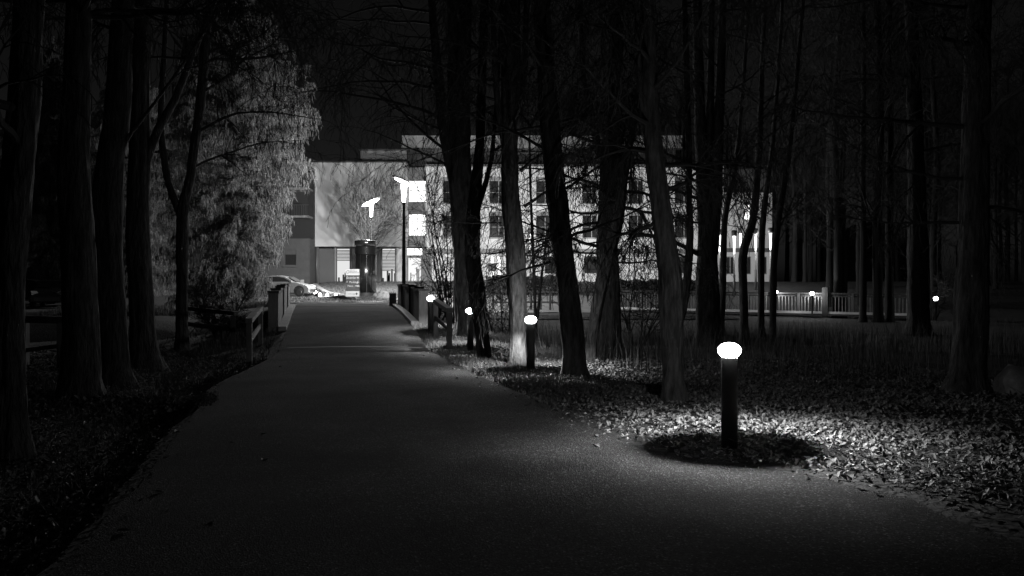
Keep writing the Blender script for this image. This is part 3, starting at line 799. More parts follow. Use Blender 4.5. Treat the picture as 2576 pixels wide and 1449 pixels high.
# ------------------------------------------------------------------ street lamps (uplit, tilted reflector)
def street_lamp(label, x, ybase_D, H, tilt, yaw, power, aim, glow):
    D = ybase_D; X = (x - 1288) / F * D
    root = thing('street_lamp', label, 'street lamp', (X, D, gz(X, D) - .03), yaw, 'street lamps with tilted reflectors')
    mb = MB(); mb.lathe((0, 0, 0), [(.13, 0), (.13, .35), (.105, .4), (.1, 2.0), (.075, H - 2.0), (.075, H - 1.75)], 16); mb.build('pole', M_pole, root, smooth=True)
    mb = MB(); mb.lathe((0, 0, H - 1.75), [(.1, 0), (.1, .06), (.085, .07)], 16); mb.build('collar', M_darkframe, root, smooth=True)
    mb = MB(); mb.lathe((0, 0, H - 1.68), [(.085, 0), (.10, .3), (.15, .8), (.17, .86)], 18); mb.build('lens', L_street, root, smooth=True)
    # wing: long thin lens-shaped plate
    mb = MB(); n = 28; rows = []
    Lh, Wh = .70, .34
    for k in range(n):
        a = 2 * math.pi * k / n; rows.append((math.cos(a) * Lh, math.sin(a) * Wh))
    m = Matrix.Rotation(R(-16), 3, 'X') @ Matrix.Rotation(tilt, 3, 'Y'); c = Vector((0, 0, H - .66))
    vs = []
    for sc, dz in ((.02, .09), (.6, .085), (1.0, .02), (1.0, -.01), (.6, -.07), (.02, -.09)):
        for px, py in rows: vs.append(tuple(c + m @ Vector((px * sc, py * sc, dz))))
    fs = []
    for r_ in range(5):
        for k in range(n): fs.append((r_ * n + k, r_ * n + (k + 1) % n, (r_ + 1) * n + (k + 1) % n, (r_ + 1) * n + k))
    mb.add(vs, fs); mb.build('reflector', M_reflector, root, smooth=True)
    mb = MB()
    for a in (.6, 2.2, 3.8, 5.4):
        mb.tube([Vector((math.cos(a) * .13, math.sin(a) * .13, H - .85)), Vector((math.cos(a) * .12, math.sin(a) * .12, H - .5))], [.012, .012], 4)
    mb.build('bracket', M_pole, root)
    point_light('street_glow', (0, 0, H - 1.5), power * glow, .10, root)
    l = bpy.data.lights.new('street_light', 'AREA'); l.shape = 'ELLIPSE'; l.size = .5; l.size_y = .9; l.energy = power
    o = bpy.data.objects.new('street_light', l); COL.objects.link(o); o.parent = root
    o.location = (0, .22, H - .95)
    o.rotation_euler = Vector(aim).to_track_quat('-Z', 'Y').to_euler()
    return root
LAMP_W = 6000
street_lamp('street lamp whose reflector slopes up to the right, behind the dark ventilation tower', 934, 60.0, 7.05, R(-27), 0, LAMP_W * .25, (.1, .1, -.9), 4.4)
street_lamp('nearer street lamp whose reflector slopes up to the left, beyond the right parapet', 1016, 44.0, 6.85, R(27), 0, LAMP_W * .40, (-.25, .95, -.03), .62)

# column lamps right of the massive trunk
def make_column():
    root = thing('column_lamp', 'x', 'column lamp', (0, 0, 0), 0, 'column lamps before the right building part')
    mb = MB(); mb.lathe((0, 0, 0), [(.09, 0), (.09, 1.6), (.055, 1.64), (.055, 3.12)], 12); mb.build('pole', M_pole, root, smooth=True)
    mb = MB(); mb.lathe((0, 0, 1.62), [(.062, 1.5), (.064, 1.6), (.075, 2.2), (.1, 2.7), (.1, 2.75)], 12); mb.build('lens', L_column, root, smooth=True)
    mb = MB(); mb.lathe((0, 0, 4.37), [(.13, 0), (.2, .03), (.2, .42), (.12, .46)], 12); mb.build('lamp_cap', M_darkframe, root, smooth=True)
    point_light('column_light', (0, 0, 4.1), COLUMN_W, .12, root)
    return root
COLUMN_W = 140
LC = [('column lamp half hidden at the right edge of the massive forked trunk', 1810, 66), ('column lamp standing clear, tallest and brightest of the row', 1847, 63), ('column lamp just right of the brightest one', 1863, 69),
      ('column lamp between the S shaped thin tree and the thin straight tree', 1901, 68), ('column lamp at the right end of the row, seen through twigs', 1938, 68),
      ('unseen column lamp added to light the wing, between the straight double toned trunk and the grey leaning trunk', 1596, 68), ('unseen column lamp added to light the wing, right of the knotty pale trunk', 1334, 68)]
cp = make_column()
for i, (lb, x, D) in enumerate(LC):
    o = cp if i == 0 else copy_tree(cp)
    X = (x - 1288) / F * D; o.location = (X, D, gz(X, D) - .03); o['label'] = lb
    if i > 4:  # the last two are unseen, added to wash the right wing with light
        for ch in o.children:
            if ch.type == 'LIGHT':
                l = bpy.data.lights.new('added_wing_washer', 'SPOT'); l.energy = COLUMN_W * 9; l.shadow_soft_size = .12; l.spot_size = R(165); l.spot_blend = .9
                ch.data = l; ch.rotation_euler = (R(95), 0, R(0))

# ------------------------------------------------------------------ timber rails and bridge parapets
def rail_fence(label, posts, h=1.05, mid=.55, w=.13, m=None, closed_end=True, group=None, sink=.3):
    """posts: world (x, y)"""
    m = m or M_wood
    p0 = Vector((posts[0][0], posts[0][1], gz(*posts[0])))
    root = thing('rail_fence', label, 'fence', p0, group=group)
    P = [Vector((x, y, max(gz(x, y), gz(x, y)))) for x, y in posts]
    for k, p in enumerate(P):
        mb = MB(); q = p - p0
        mb.box((q.x, q.y, q.z + (h - sink) / 2 - .02), (w, w, h + sink), rz=R(12), taper=.97); mb.build('post', m, root)
    for k in range(len(P) - 1):
        a, b = P[k] - p0, P[k + 1] - p0
        e = (b - a).normalized() * .12
        mb = MB(); mb.beam(a + Vector((0, 0, h + .05)) - e * (k == 0), b + Vector((0, 0, h + .05)) + e * (k == len(P) - 2), w + .03, .11); mb.build('top_rail', m, root)
        if mid:
            mb = MB(); mb.beam(a + Vector((0, 0, mid)), b + Vector((0, 0, mid)), .05, .12); mb.build('middle_rail', m, root)
    return root
def W2(x, D): return ((x - 1288) / F * D, D)
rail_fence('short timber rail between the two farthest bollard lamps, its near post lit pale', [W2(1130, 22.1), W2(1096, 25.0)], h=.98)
rail_fence('timber rail leading to the left bridge parapet', [W2(627, 20.4), W2(655, 24.6)], h=1.0)
rail_fence('dark timber rail running left from the left bridge parapet', [(-7.75, 24.3), (-9.6, 25.4)], h=.85, mid=.45, m=M_darkwood)
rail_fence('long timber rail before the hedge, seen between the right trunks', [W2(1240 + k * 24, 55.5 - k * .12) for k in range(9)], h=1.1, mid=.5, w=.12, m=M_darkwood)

def parapet(label, side):
    rng = random.Random(3 + side)
    Ys = [28.0, 30.1, 32.2, 34.3, 36.4, 38.5] if side > 0 else [26.6, 29.0, 31.4, 33.8, 36.2, 38.4]
    ex = XR if side > 0 else XL
    base = Vector((float(ex(Ys[0])) + side * .42, Ys[0], gz(float(ex(Ys[0])), Ys[0])))
    root = thing('bridge_parapet', label, 'parapet', base)
    for k in range(5):
        y0, y1 = Ys[k], Ys[k + 1] - .05
        a = Vector((float(ex(y0)) + side * (.42 + .05 * (k % 2)), y0, 0)); b = Vector((float(ex(y1)) + side * (.42 + .05 * (k % 2)), y1, 0))
        zt = float(ZROAD((y0 + y1) / 2)) + (1.06 - .03 * k); zb = float(ZROAD(y0)) - .9
        d = (b - a); mid = (a + b) / 2; mid.z = (zt + zb) / 2
        mb = MB(); mb.box(mid - base, (.3, d.length, zt - zb), rz=math.atan2(-d.x, d.y)); mb.build('slab', M_wood if k == 0 else M_darkwood if side > 0 else M_wood, root)  # right side: lamplit near slab coloured paler, shaded slabs darker
        mb = MB(); mm = mid.copy(); mm.z = zt + .035
        mb.box(mm - base, (.34, d.length + .02, .07), rz=math.atan2(-d.x, d.y)); mb.build('coping', M_darkwood, root)
    # low kerb of the deck beside the parapet
    mb = MB()
    for k in range(5):
        y0, y1 = Ys[k], Ys[k + 1]
        a = Vector((float(ex(y0)) + side * .14, y0, float(ZROAD(y0)) + .0)); b = Vector((float(ex(y1)) + side * .14, y1, float(ZROAD(y1)) + .0))
        mb.beam(a - base, b - base, .24, .26)
    mb.build('kerb', M_concrete, root)
parapet('right bridge parapet of stepped slabs coloured dark in shade, the lit near end coloured paler', 1)
parapet('left bridge parapet of stepped upright slabs', -1)
mb = MB(); mb.box((0, 0, .22), (.32, .32, .75), rz=R(12), taper=.9)
o = mb.build('stone_post', M_concrete); o.location = ((988 - 1288) / F * 39.5, 39.5, gz((988 - 1288) / F * 39.5, 39.5)); tag(o, 'squat square post at the far end of the right parapet', 'post')

# slatted walkway railing on the right
def walkway():
    A = at(1540, 758, 54); B = at(2290, 791, 45.0)
    A.z = .45; B.z = CAMZ + (724.5 - 790) / F * 45.0
    root = thing('walkway_railing', 'long slatted railing of the walkway across the dark bank on the right', 'railing', A)
    d = B - A; L = d.length; u = d / L
    side = Vector((-u.y, u.x, 0)).normalized()
    npan = 12; H = 1.02
    mb = MB(); mb.beam(Vector((0, 0, -.14)) + side * .6, d + Vector((0, 0, -.14)) + side * .6, 1.5, .1); mb.build('deck', M_darkwood, root)
    mb = MB(); mb.beam(Vector((0, 0, -.03)) - side * .06, d + Vector((0, 0, -.03)) - side * .06, .06, .13); mb.build('lit_strip_rail', M_plaster, root)  # pale colour stands in for the lit ground seen under the railing
    mb = MB(); mb.beam(Vector((0, 0, H - .02)), d + Vector((0, 0, H - .02)), .1, .09); mb.build('top_rail', M_darkwood, root)
    mb = MB(); mb.beam(Vector((0, 0, H - .16)), d + Vector((0, 0, H - .16)), .05, .08); mb.build('middle_rail', M_darkwood, root)
    for k in range(npan):
        mb = MB(); s0 = L * k / npan; n = int(L / npan / .165)
        for j in range(1, n):
            p = u * (s0 + (L / npan) * j / n)
            mb.box((p.x, p.y, p.z + .42), (.045, .03, .84), rz=math.atan2(u.y, u.x))
        mb.build('baluster_panel', M_concrete, root)
    for k in range(npan + 1):
        p = u * (L * k / npan); big = k in (4, 7, 9)
        mb = MB(); mb.box((p.x, p.y - .02, p.z + (H + (.32 if big else 0)) / 2 - .5), (.3 if big else .12, .22 if big else .12, H + (.32 if big else .0) + 1.0), rz=math.atan2(u.y, u.x)); mb.build('post', M_darkwood if big else M_wood, root)
    # inner row of balusters on the far side of the deck
    mb = MB(); off = side * 1.3
    mb.beam(off + Vector((0, 0, H - .02)), d + off + Vector((0, 0, H - .02)), .1, .09)
    for j in range(13):
        p = u * (L * j / 12.5) + off; mb.box((p.x, p.y, p.z + .45), (.1, .1, .95), rz=math.atan2(u.y, u.x))
    mb.build('far_railing', M_wood, root)
    return A, u, L, side
WA, WU, WL, WS = walkway()
def make_small_lamp():
    root = thing('railing_lamp', 'x', 'lamp', (0, 0, 0), 0, 'small lamps on the walkway railing')
    mb = MB(); mb.lathe((0, 0, 0), [(.045, -1.0), (.045, -.08), (.07, -.07), (.07, 0)], 10); mb.build('post', M_darkframe, root, smooth=True)
    mb = MB(); mb.lathe((0, 0, 0), [(.07, 0), (.1, .05), (.11, .11), (.09, .16), (.03, .19)], 12); mb.build('lens', L_small, root, smooth=True)
    mb = MB(); mb.lathe((0, 0, .19), [(.05, 0), (.03, .02), (.004, .025)], 12); mb.build('lamp_cap', M_darkframe, root, smooth=True)
    point_light('railing_light', (0, 0, .1), SMALL_W, .05, root)
    return root
SMALL_W = 60
sp = make_small_lamp()
for i, (lb, x, y, D) in enumerate([('small bright lamp on the railing at the foot of the thin right leaning tree', 1952, 734, 48.6), ('small lamp on the railing between two thick posts', 2043, 738, 47.6), ('small lamp alone in the dark near the huge right trunk', 2354, 751, 43.5)]):
    o = sp if i == 0 else copy_tree(sp)
    p = at(x, y, D - .4); o.location = (p.x, p.y, p.z - .1); o['label'] = lb
    if i == 2:
        for ch in o.children:
            if ch.type == 'LIGHT': ch.data = ch.data.copy(); ch.data.energy = 14
shrub('twiggy bush glowing faintly above the lone lamp by the huge right trunk', 2345, 790, 45.5, 2.6, 9, 14, catkins=False)

# ------------------------------------------------------------------ building
def wall_holes(mb, x0, x1, z0, z1, y, holes, depth=.22):
    xs = sorted(set([x0, x1] + [h[0] for h in holes] + [h[1] for h in holes])); zs = sorted(set([z0, z1] + [h[2] for h in holes] + [h[3] for h in holes]))
    for i in range(len(xs) - 1):
        for j in range(len(zs) - 1):
            cx, cz = (xs[i] + xs[i + 1]) / 2, (zs[j] + zs[j + 1]) / 2
            if any(h[0] < cx < h[1] and h[2] < cz < h[3] for h in holes): continue
            mb.add([(xs[i], y, zs[j]), (xs[i + 1], y, zs[j]), (xs[i + 1], y, zs[j + 1]), (xs[i], y, zs[j + 1])], [(0, 1, 2, 3)])
    for a, b, c, d in holes:
        q = y + depth
        mb.add([(a, y, c), (b, y, c), (b, y, d), (a, y, d), (a, q, c), (b, q, c), (b, q, d), (a, q, d)], [(0, 4, 5, 1), (1, 5, 6, 2), (2, 6, 7, 3), (3, 7, 4, 0)])
def bx(mb, x0, x1, y0, y1, z0, z1): mb.box(((x0 + x1) / 2, (y0 + y1) / 2, (z0 + z1) / 2), (x1 - x0, y1 - y0, z1 - z0))
def window(parent, x0, x1, z0, z1, y, frame=M_frame, pane=M_glass, muls=(), bars=(), fw=.06, name='window', off=Vector((0, 0, 0)), d=.07):
    mb = MB()
    bx(mb, x0, x0 + fw, y, y + d, z0, z1); bx(mb, x1 - fw, x1, y, y + d, z0, z1)
    bx(mb, x0 + fw, x1 - fw, y, y + d, z0, z0 + fw); bx(mb, x0 + fw, x1 - fw, y, y + d, z1 - fw, z1)
    for q in muls: bx(mb, q - fw / 2, q + fw / 2, y + .005, y + d - .005, z0 + fw, z1 - fw)
    for q in bars: bx(mb, x0 + fw, x1 - fw, y + .01, y + d - .01, q - fw / 3, q + fw / 3)
    w = mb.build(name, frame, parent, off=off)
    mb = MB(); bx(mb, x0 + fw * .5, x1 - fw * .5, y + d * .45, y + d * .55, z0 + fw * .5, z1 - fw * .5)
    mb.build('pane', pane, w, off=off)
    return w

SC = 76 / F
def bX(x, Y=76.0): return (x - 1288) / F * Y
def bZ(y, Y=76.0): return CAMZ + (724.5 - y) / F * Y
def building():
    org = Vector((bX(1022), 76.0, 2.1))
    root = thing('clinic_building', 'long pale flat roofed building with lit stairwell behind the lawn', 'building', org)
    P = lambda mb, name, m, **k: mb.build(name, m, root, off=org, **k)
    x0, x1 = bX(782), bX(1022); zt, zb = bZ(409), bZ(620); g0 = 2.0
    # upper windowless block
    mb = MB(); bx(mb, x0, x1, 76, 92, zb, zt); P(mb, 'facade_block', M_plaster)
    mb = MB(); bx(mb, x0 - .06, x1 + .06, 75.94, 92.05, zt, zt + .14); P(mb, 'parapet_cap', M_darkframe)
    # penthouse and set-back top storey
    mb = MB(); bx(mb, bX(907, 79), bX(1023, 79), 79, 88, zt + .14, bZ(379, 79)); P(mb, 'penthouse', M_pentpanel)
    mb = MB(); bx(mb, bX(907, 79) - .15, bX(1023, 79) + .15, 78.8, 88.2, bZ(379, 79), bZ(379, 79) + .12); P(mb, 'penthouse_roof', M_roofgrey)
    mb = MB(); xa, xb = bX(1026, 80), bX(1700, 80)
    bx(mb, xa, xb, 80.2, 91, bZ(430, 80), bZ(372, 80)); P(mb, 'top_storey', M_roofgrey)
    mb = MB(); bx(mb, bX(1010, 79.5), xb + .5, 79.5, 92, bZ(372, 79.5), bZ(341, 79.5)); P(mb, 'roof', M_pentpanel)
    # ground floor under the block: shutters, columns, lit room
    yg = 77.0
    mb = MB(); bx(mb, x0 + .1, x1 + 1.7, yg + 3.2, yg + 3.4, g0, zb); P(mb, 'room_wall', M_plaster)
    mb = MB(); bx(mb, x0 + .1, x0 + .45, yg - .3, yg + .2, g0, zb - .003); bx(mb, x0 + .1, x1, yg + .2, yg + 3.2, zb - .02, zb - .005); P(mb, 'side_pier', M_greypanel)
    edges = [803, 844, 883, 957, 997]
    for k, (a, b, lit) in enumerate(((803, 842, 0), (846, 881, 1), (885, 919, 0), (922, 956, 0), (960, 995, 2))):
        xa, xb = bX(a, yg), bX(b, yg)
        zlo = g0 + .12 if lit == 0 else g0 + (2.05 if lit == 1 else 1.15)
        sh = MB(); st_ = .085 if lit == 0 else .125; n = int((zb - .12 - zlo) / st_)
        for j in range(n):
            z = zlo + j * st_; sh.box(((xa + xb) / 2, yg - .01, z + .035), (xb - xa, .022, .07), rx=R(-14))
        P(sh, 'roller_shutter', M_shutter)
        w = window(root, xa, xb, g0 + .1, zb - .1, yg + .05, M_darkframe, E_blind if lit else M_glass, off=org)
    mb = MB()
    for e in (800, 844, 883, 920.5, 958, 998): bx(mb, bX(e, yg) - .06, bX(e, yg) + .06, yg - .06, yg + .1, g0, zb - .004)
    P(mb, 'shutter_guides', M_frame)
    # hall glow behind the raised shutters with things standing in the room
    rng = random.Random(2)
    for a, b in ((850, 880), (962, 994)):
        for k in range(7):
            x = bX(rng.uniform(a, b), yg); h = rng.uniform(.4, 1.2); mb = MB(); bx(mb, x - .05, x + .1, yg - .005 + .02, yg + .045, g0 + .12, g0 + .12 + h); P(mb, 'furniture', M_plastic)
    mb = MB(); mb.tube([Vector((bX(797, 76.2), 76.15, g0)), Vector((bX(797, 76.2), 76.15, zb - .01))], [.07, .07], 10); P(mb, 'downpipe', M_pole, smooth=True)
    mb = MB(); mb.tube([Vector((bX(883, 76.3), 76.4, g0)), Vector((bX(883, 76.3), 76.4, zb - .01))], [.08, .08], 10); mb.tube([Vector((bX(959, 76.3), 76.4, g0)), Vector((bX(959, 76.3), 76.4, zb - .01))], [.08, .08], 10); P(mb, 'columns', M_pole, smooth=True)
    # glass door
    dx0, dx1 = bX(1023, yg), bX(1063, yg)
    mb = MB(); bx(mb, bX(998, yg), dx0 - .02, yg - .05, yg + .1, g0, zb - .006); P(mb, 'door_side_panel', M_plaster)
    d = window(root, dx0, dx1, g0 + .05, g0 + 2.45, yg, M_greypanel, E_door, fw=.15, name='door', off=org)
    mb = MB(); bx(mb, dx0 + .95, dx0 + .99, yg - .06, yg - .01, g0 + .9, g0 + 1.3); mb.build('handle', M_pole, d, off=org)
    mb = MB(); bx(mb, dx0 + .3, dx0 + .42, yg + .02, yg + .028, g0 + .25, g0 + 1.0); bx(mb, dx0 + .85, dx0 + 1.12, yg + .02, yg + .028, g0 + .25, g0 + 1.35); bx(mb, dx0 + .42, dx0 + .62, yg + .02, yg + .028, g0 + .75, g0 + .83); mb.build('hall_furniture', M_curtain, d, off=org)
    window(root, dx0, dx1, g0 + 2.5, zb - .02, yg, M_frame, E_window, fw=.05, name='transom_window', off=org)
    mb = MB()
    for k in range(7):
        xx = bX(1065 + k * 3.0, yg); bx(mb, xx - .035, xx + .035, yg - .03, yg + .04, g0, zb - .006)
    bx(mb, bX(1063.5, yg), bX(1086, yg), yg + .041, yg + .1, g0, zb - .006); P(mb, 'slatted_panel', M_greypanel)
    # recessed stairwell with lit windows
    ys = 77.3; sx0, sx1 = x1, bX(1071)
    holes = [(sx0 + .02, sx1 - .02, bZ(505), bZ(449)), (sx0 + .02, sx1 - .02, bZ(591), bZ(535))]
    mb = MB(); wall_holes(mb, sx0 - .1, sx1 + .1, zb, bZ(418), ys, holes, .25); P(mb, 'stairwell_wall', M_greypanel)
    for (a, b, c, e) in holes:
        window(root, a, b, c, e, ys + .1, M_frame, E_window, muls=((a + b) / 2,), bars=((c + e) / 2 + .1,), off=org, fw=.05)
    mb = MB(); bx(mb, sx0 - .1, sx1 + .1, ys, ys + 12, bZ(418), bZ(418) + .1); bx(mb, sx0 - .05, sx1 + .1, ys - .3, ys + 3, zb - .12, zb - .001); P(mb, 'stairwell_roof', M_roofgrey)
    # right wing
    rx0, rx1 = bX(1071), bX(1820); rzt, rzb = bZ(419), bZ(626)
    holes = []; wins = []
    for k, cx in enumerate((1132, 1250, 1367, 1484, 1600, 1717)):
        for (ya, yb) in ((512, 445), (599, 532)):
            h = (bX(cx - 19), bX(cx + 19), bZ(ya), bZ(yb)); holes.append(h); wins.append(h)
    mb = MB(); wall_holes(mb, rx0, rx1, rzb, rzt, 76.0, holes, .42)
    mb.add([(rx0, 76, rzb), (rx0, 90, rzb), (rx0, 90, rzt), (rx0, 76, rzt)], [(0, 1, 2, 3)]); mb.add([(rx1, 76, rzb), (rx1, 90, rzb), (rx1, 90, rzt), (rx1, 76, rzt)], [(3, 2, 1, 0)])
    P(mb, 'wing_wall', M_plaster)
    mb = MB(); bx(mb, rx0 - .03, rx1 + .03, 75.95, 91, rzt, rzt + .2); P(mb, 'wing_parapet_cap', M_roofgrey)
    for (a, b, c, e) in wins:
        w = window(root, a, b, c, e - .28, 76.12, M_frame, M_glass, muls=(a + (b - a) * .62,), bars=(c + (e - c) * .42,), off=org)
        mb = MB(); bx(mb, a, b, 76.1, 76.2, e - .28, e - .002); mb.build('blind_box', M_greypanel, w, off=org)
        mb = MB(); bx(mb, a - .05, b + .05, 75.93, 76.1, c - .05, c - .002); mb.build('sill', M_concrete, w, off=org)
    # right wing ground floor, slightly set back
    yr = 76.5; gh = []
    gw = [(1233, 1244, 1), (1250, 1261, 1), (1300, 1330, 2), (1370, 1400, 0), (1470, 1515, 0), (1590, 1630, 2), (1700, 1740, 0)]
    for a, b, t in gw: gh.append((bX(a, yr), bX(b, yr), g0 + (.25 if t == 1 else .9), g0 + 2.45))
    mb = MB(); wall_holes(mb, bX(1086, yr), bX(1820, yr), g0 - .2, rzb - .35, yr, gh, .2); P(mb, 'ground_floor_wall', M_plaster)
    mb = MB(); bx(mb, rx0, rx1, 75.97, 77.5, rzb - .34, rzb - .002); P(mb, 'soffit_band', M_greypanel)
    for (a, b, c, e), (_, _, t) in zip(gh, gw):
        window(root, a, b, c, e, yr + .1, M_frame, (M_glass, E_window, E_window2)[t], off=org, fw=.05)
    # lower block at the right end
    lx0, lx1 = bX(1820.5), bX(1944); lzt = bZ(484)
    hw = [(bX(1872), bX(1890), bZ(553), bZ(506)), (bX(1828), bX(1850), bZ(690), bZ(645)), (bX(1868), bX(1892), bZ(690), bZ(645)), (bX(1908), bX(1932), bZ(690), bZ(645))]
    mb = MB(); wall_holes(mb, lx0, lx1, g0 - .3, lzt, 76.2, hw, .22); mb.add([(lx1, 76.2, g0 - .3), (lx1, 90, g0 - .3), (lx1, 90, lzt), (lx1, 76.2, lzt)], [(0, 1, 2, 3)]); P(mb, 'end_block_wall', M_plaster)
    for a_, b_, c_, e_ in hw[1:]: window(root, a_, b_, c_, e_, 76.3, M_frame, M_glass, muls=((a_ + b_) / 2,), off=org)
    mb = MB(); bx(mb, lx0, lx1, 76.12, 76.19, bZ(634), bZ(624)); P(mb, 'string_course', M_roofgrey)
    mb = MB(); bx(mb, lx0, lx1 + .1, 77.2, 90, lzt, bZ(424, 77.2)); P(mb, 'end_block_roof', M_roofgrey)
    w = window(root, hw[0][0], hw[0][1], hw[0][2], hw[0][3] - .25, 76.3, M_frame, E_window, muls=((hw[0][0] * .4 + hw[0][1] * .6),), off=org)
    mb = MB(); bx(mb, hw[0][0], hw[0][1], 76.25, 76.36, hw[0][3] - .25, hw[0][3] - .002); mb.build('blind_box', M_darkframe, w, off=org)
building()

def old_building():
    Y = 74.0
    org = Vector((bX(720, Y), Y, 1.0))
    root = thing('old_house', 'old grey plastered house with dark balconies behind the parked white car', 'house', org)
    P = lambda mb, name, m, **k: mb.build(name, m, root, off=org, **k)
    x0, x1 = bX(40, Y), bX(779, Y); z0 = .9
    ws = []
    for cx in (120, 220, 320, 420, 520, 600, 680, 730): ws.append((bX(cx - 15, Y), bX(cx + 15, Y), bZ(668, Y), bZ(628, Y)))
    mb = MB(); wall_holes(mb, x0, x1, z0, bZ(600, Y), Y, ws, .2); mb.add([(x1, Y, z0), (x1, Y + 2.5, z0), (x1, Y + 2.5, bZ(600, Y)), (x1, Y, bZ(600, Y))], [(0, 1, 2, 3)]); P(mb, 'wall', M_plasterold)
    for a, b, c, e in ws:
        w = window(root, a, b, c, e - .35, Y + .1, M_plasterold, M_glass, off=org)
        mb = MB(); bx(mb, a, b, Y + .08, Y + .19, e - .35, e - .002); mb.build('blind_box', M_plasterold, w, off=org)
        mb = MB(); bx(mb, a - .12, b + .12, Y - .14, Y + .05, c - .12, c - .002); mb.build('sill', M_roofgrey, w, off=org)
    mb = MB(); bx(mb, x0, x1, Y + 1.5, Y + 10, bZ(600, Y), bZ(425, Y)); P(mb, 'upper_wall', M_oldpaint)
    for yy in (548, 478):
        mb = MB(); bx(mb, bX(600, Y), x1 - .05, Y - .3, Y + 1.5, bZ(yy, Y), bZ(yy, Y) + .18)
        bal = P(mb, 'balcony', M_concrete)
        mb = MB()
        for k in range(40): bx(mb, bX(602 + k * 4.4, Y) - .015, bX(602 + k * 4.4, Y) + .015, Y - .27, Y - .23, bZ(yy, Y) + .18, bZ(yy, Y) + 1.05)
        bx(mb, bX(600, Y), x1 - .05, Y - .28, Y - .22, bZ(yy, Y) + 1.05, bZ(yy, Y) + 1.12); mb.build('balustrade', M_darkframe, bal, off=org)
    mb = MB(); bx(mb, x0 - .4, x1 + .02, Y - .1, Y + 10.4, bZ(425, Y), bZ(425, Y) + .25); P(mb, 'roof', M_roofgrey)
    mb = MB()
    for k in range(9):
        z = z0 + .1 + k * .52; wq = .5 if k % 2 else .32; bx(mb, x1 - wq, x1 - .002, Y - .035, Y - .001, z, z + .5)
    P(mb, 'quoins', M_plasterold)
    mb = MB(); bx(mb, bX(757, Y), bX(765, Y), Y - .12, Y - .002, z0 + 1.0, z0 + 1.45); P(mb, 'meter_box', M_white)
old_building()

# ------------------------------------------------------------------ tower, sign, stones, wall
def tower():
    D = 57.5; X = (919.5 - 1288) / F * D
    z = gz(X, D)
    root = thing('ventilation_tower', 'dark cylindrical metal ventilation tower behind the direction sign', 'tower', (X, D, z))
    r = .71; H = at(0, 605, D).z - z
    mb = MB(); mb.lathe((0, 0, -.1), [(r - .03, 0), (r - .03, .35)], 40); mb.build('plinth', M_darkframe, root)
    mb = MB(); mb.lathe((0, 0, .25), [(r, 0), (r, H - 1.18)], 48); mb.build('casing', M_steel, root, smooth=True)
    mb = MB(); zl = H - .93; prof = []
    n = 9
    for k in range(n): prof += [(r - .05, zl + .06 * k), (r - .005, zl + .06 * k + .012), (r - .01, zl + .06 * k + .03), (r - .05, zl + .06 * k + .05)]
    mb.lathe((0, 0, 0), prof, 40); mb.build('louvre_band', M_steelband, root)
    mb = MB(); mb.lathe((0, 0, H - .38), [(r - .05, 0), (r + .01, .02), (r + .01, .34), (r - .04, .38)], 48); mb.build('cap_ring', M_steel, root, smooth=True)
    mb = MB()
    for a in (-2.6, -1.9, -1.3, -.8):
        mb.box((math.cos(a) * (r + .004), math.sin(a) * (r + .004), .25 + (H - 1.2) / 2), (.012, .03, H - 1.2), rz=a)
    mb.build('seams', M_steelband, root)
tower()

def text(body, size, loc, m, parent, name='lettering', align='LEFT', ext=.004, rx=R(90)):
    c = bpy.data.curves.new(name, 'FONT'); c.body = body; c.size = size; c.extrude = ext; c.align_x = align; c.align_y = 'CENTER'
    c.materials.append(m)
    tmp = bpy.data.objects.new('tmp', c); COL.objects.link(tmp)
    bpy.context.view_layer.update()
    me = bpy.data.meshes.new_from_object(tmp.evaluated_get(bpy.context.evaluated_depsgraph_get()))
    bpy.data.objects.remove(tmp); bpy.data.curves.remove(c); me.name = name
    if not me.materials: me.materials.append(m)
    o = bpy.data.objects.new(name, me); COL.objects.link(o); o.parent = parent; o.location = loc; o.rotation_euler = (rx, 0, 0)
    return o
def arrow(mb, cx, z, s, left):
    k = -1 if left else 1
    pts = [(k * .5, 0), (0, .5), (0, .17), (-k * .5, .17), (-k * .5, -.17), (0, -.17), (0, -.5)]
    n = len(pts); y0, y1 = -.066, -.058
    vs = [(cx + a * s, y0, z + b * s) for a, b in pts] + [(cx + a * s, y1, z + b * s) for a, b in pts]
    mb.add(vs, [tuple(range(n)), tuple(range(2 * n - 1, n - 1, -1))] + [((i + 1) % n, i, n + i, n + (i + 1) % n) for i in range(n)])
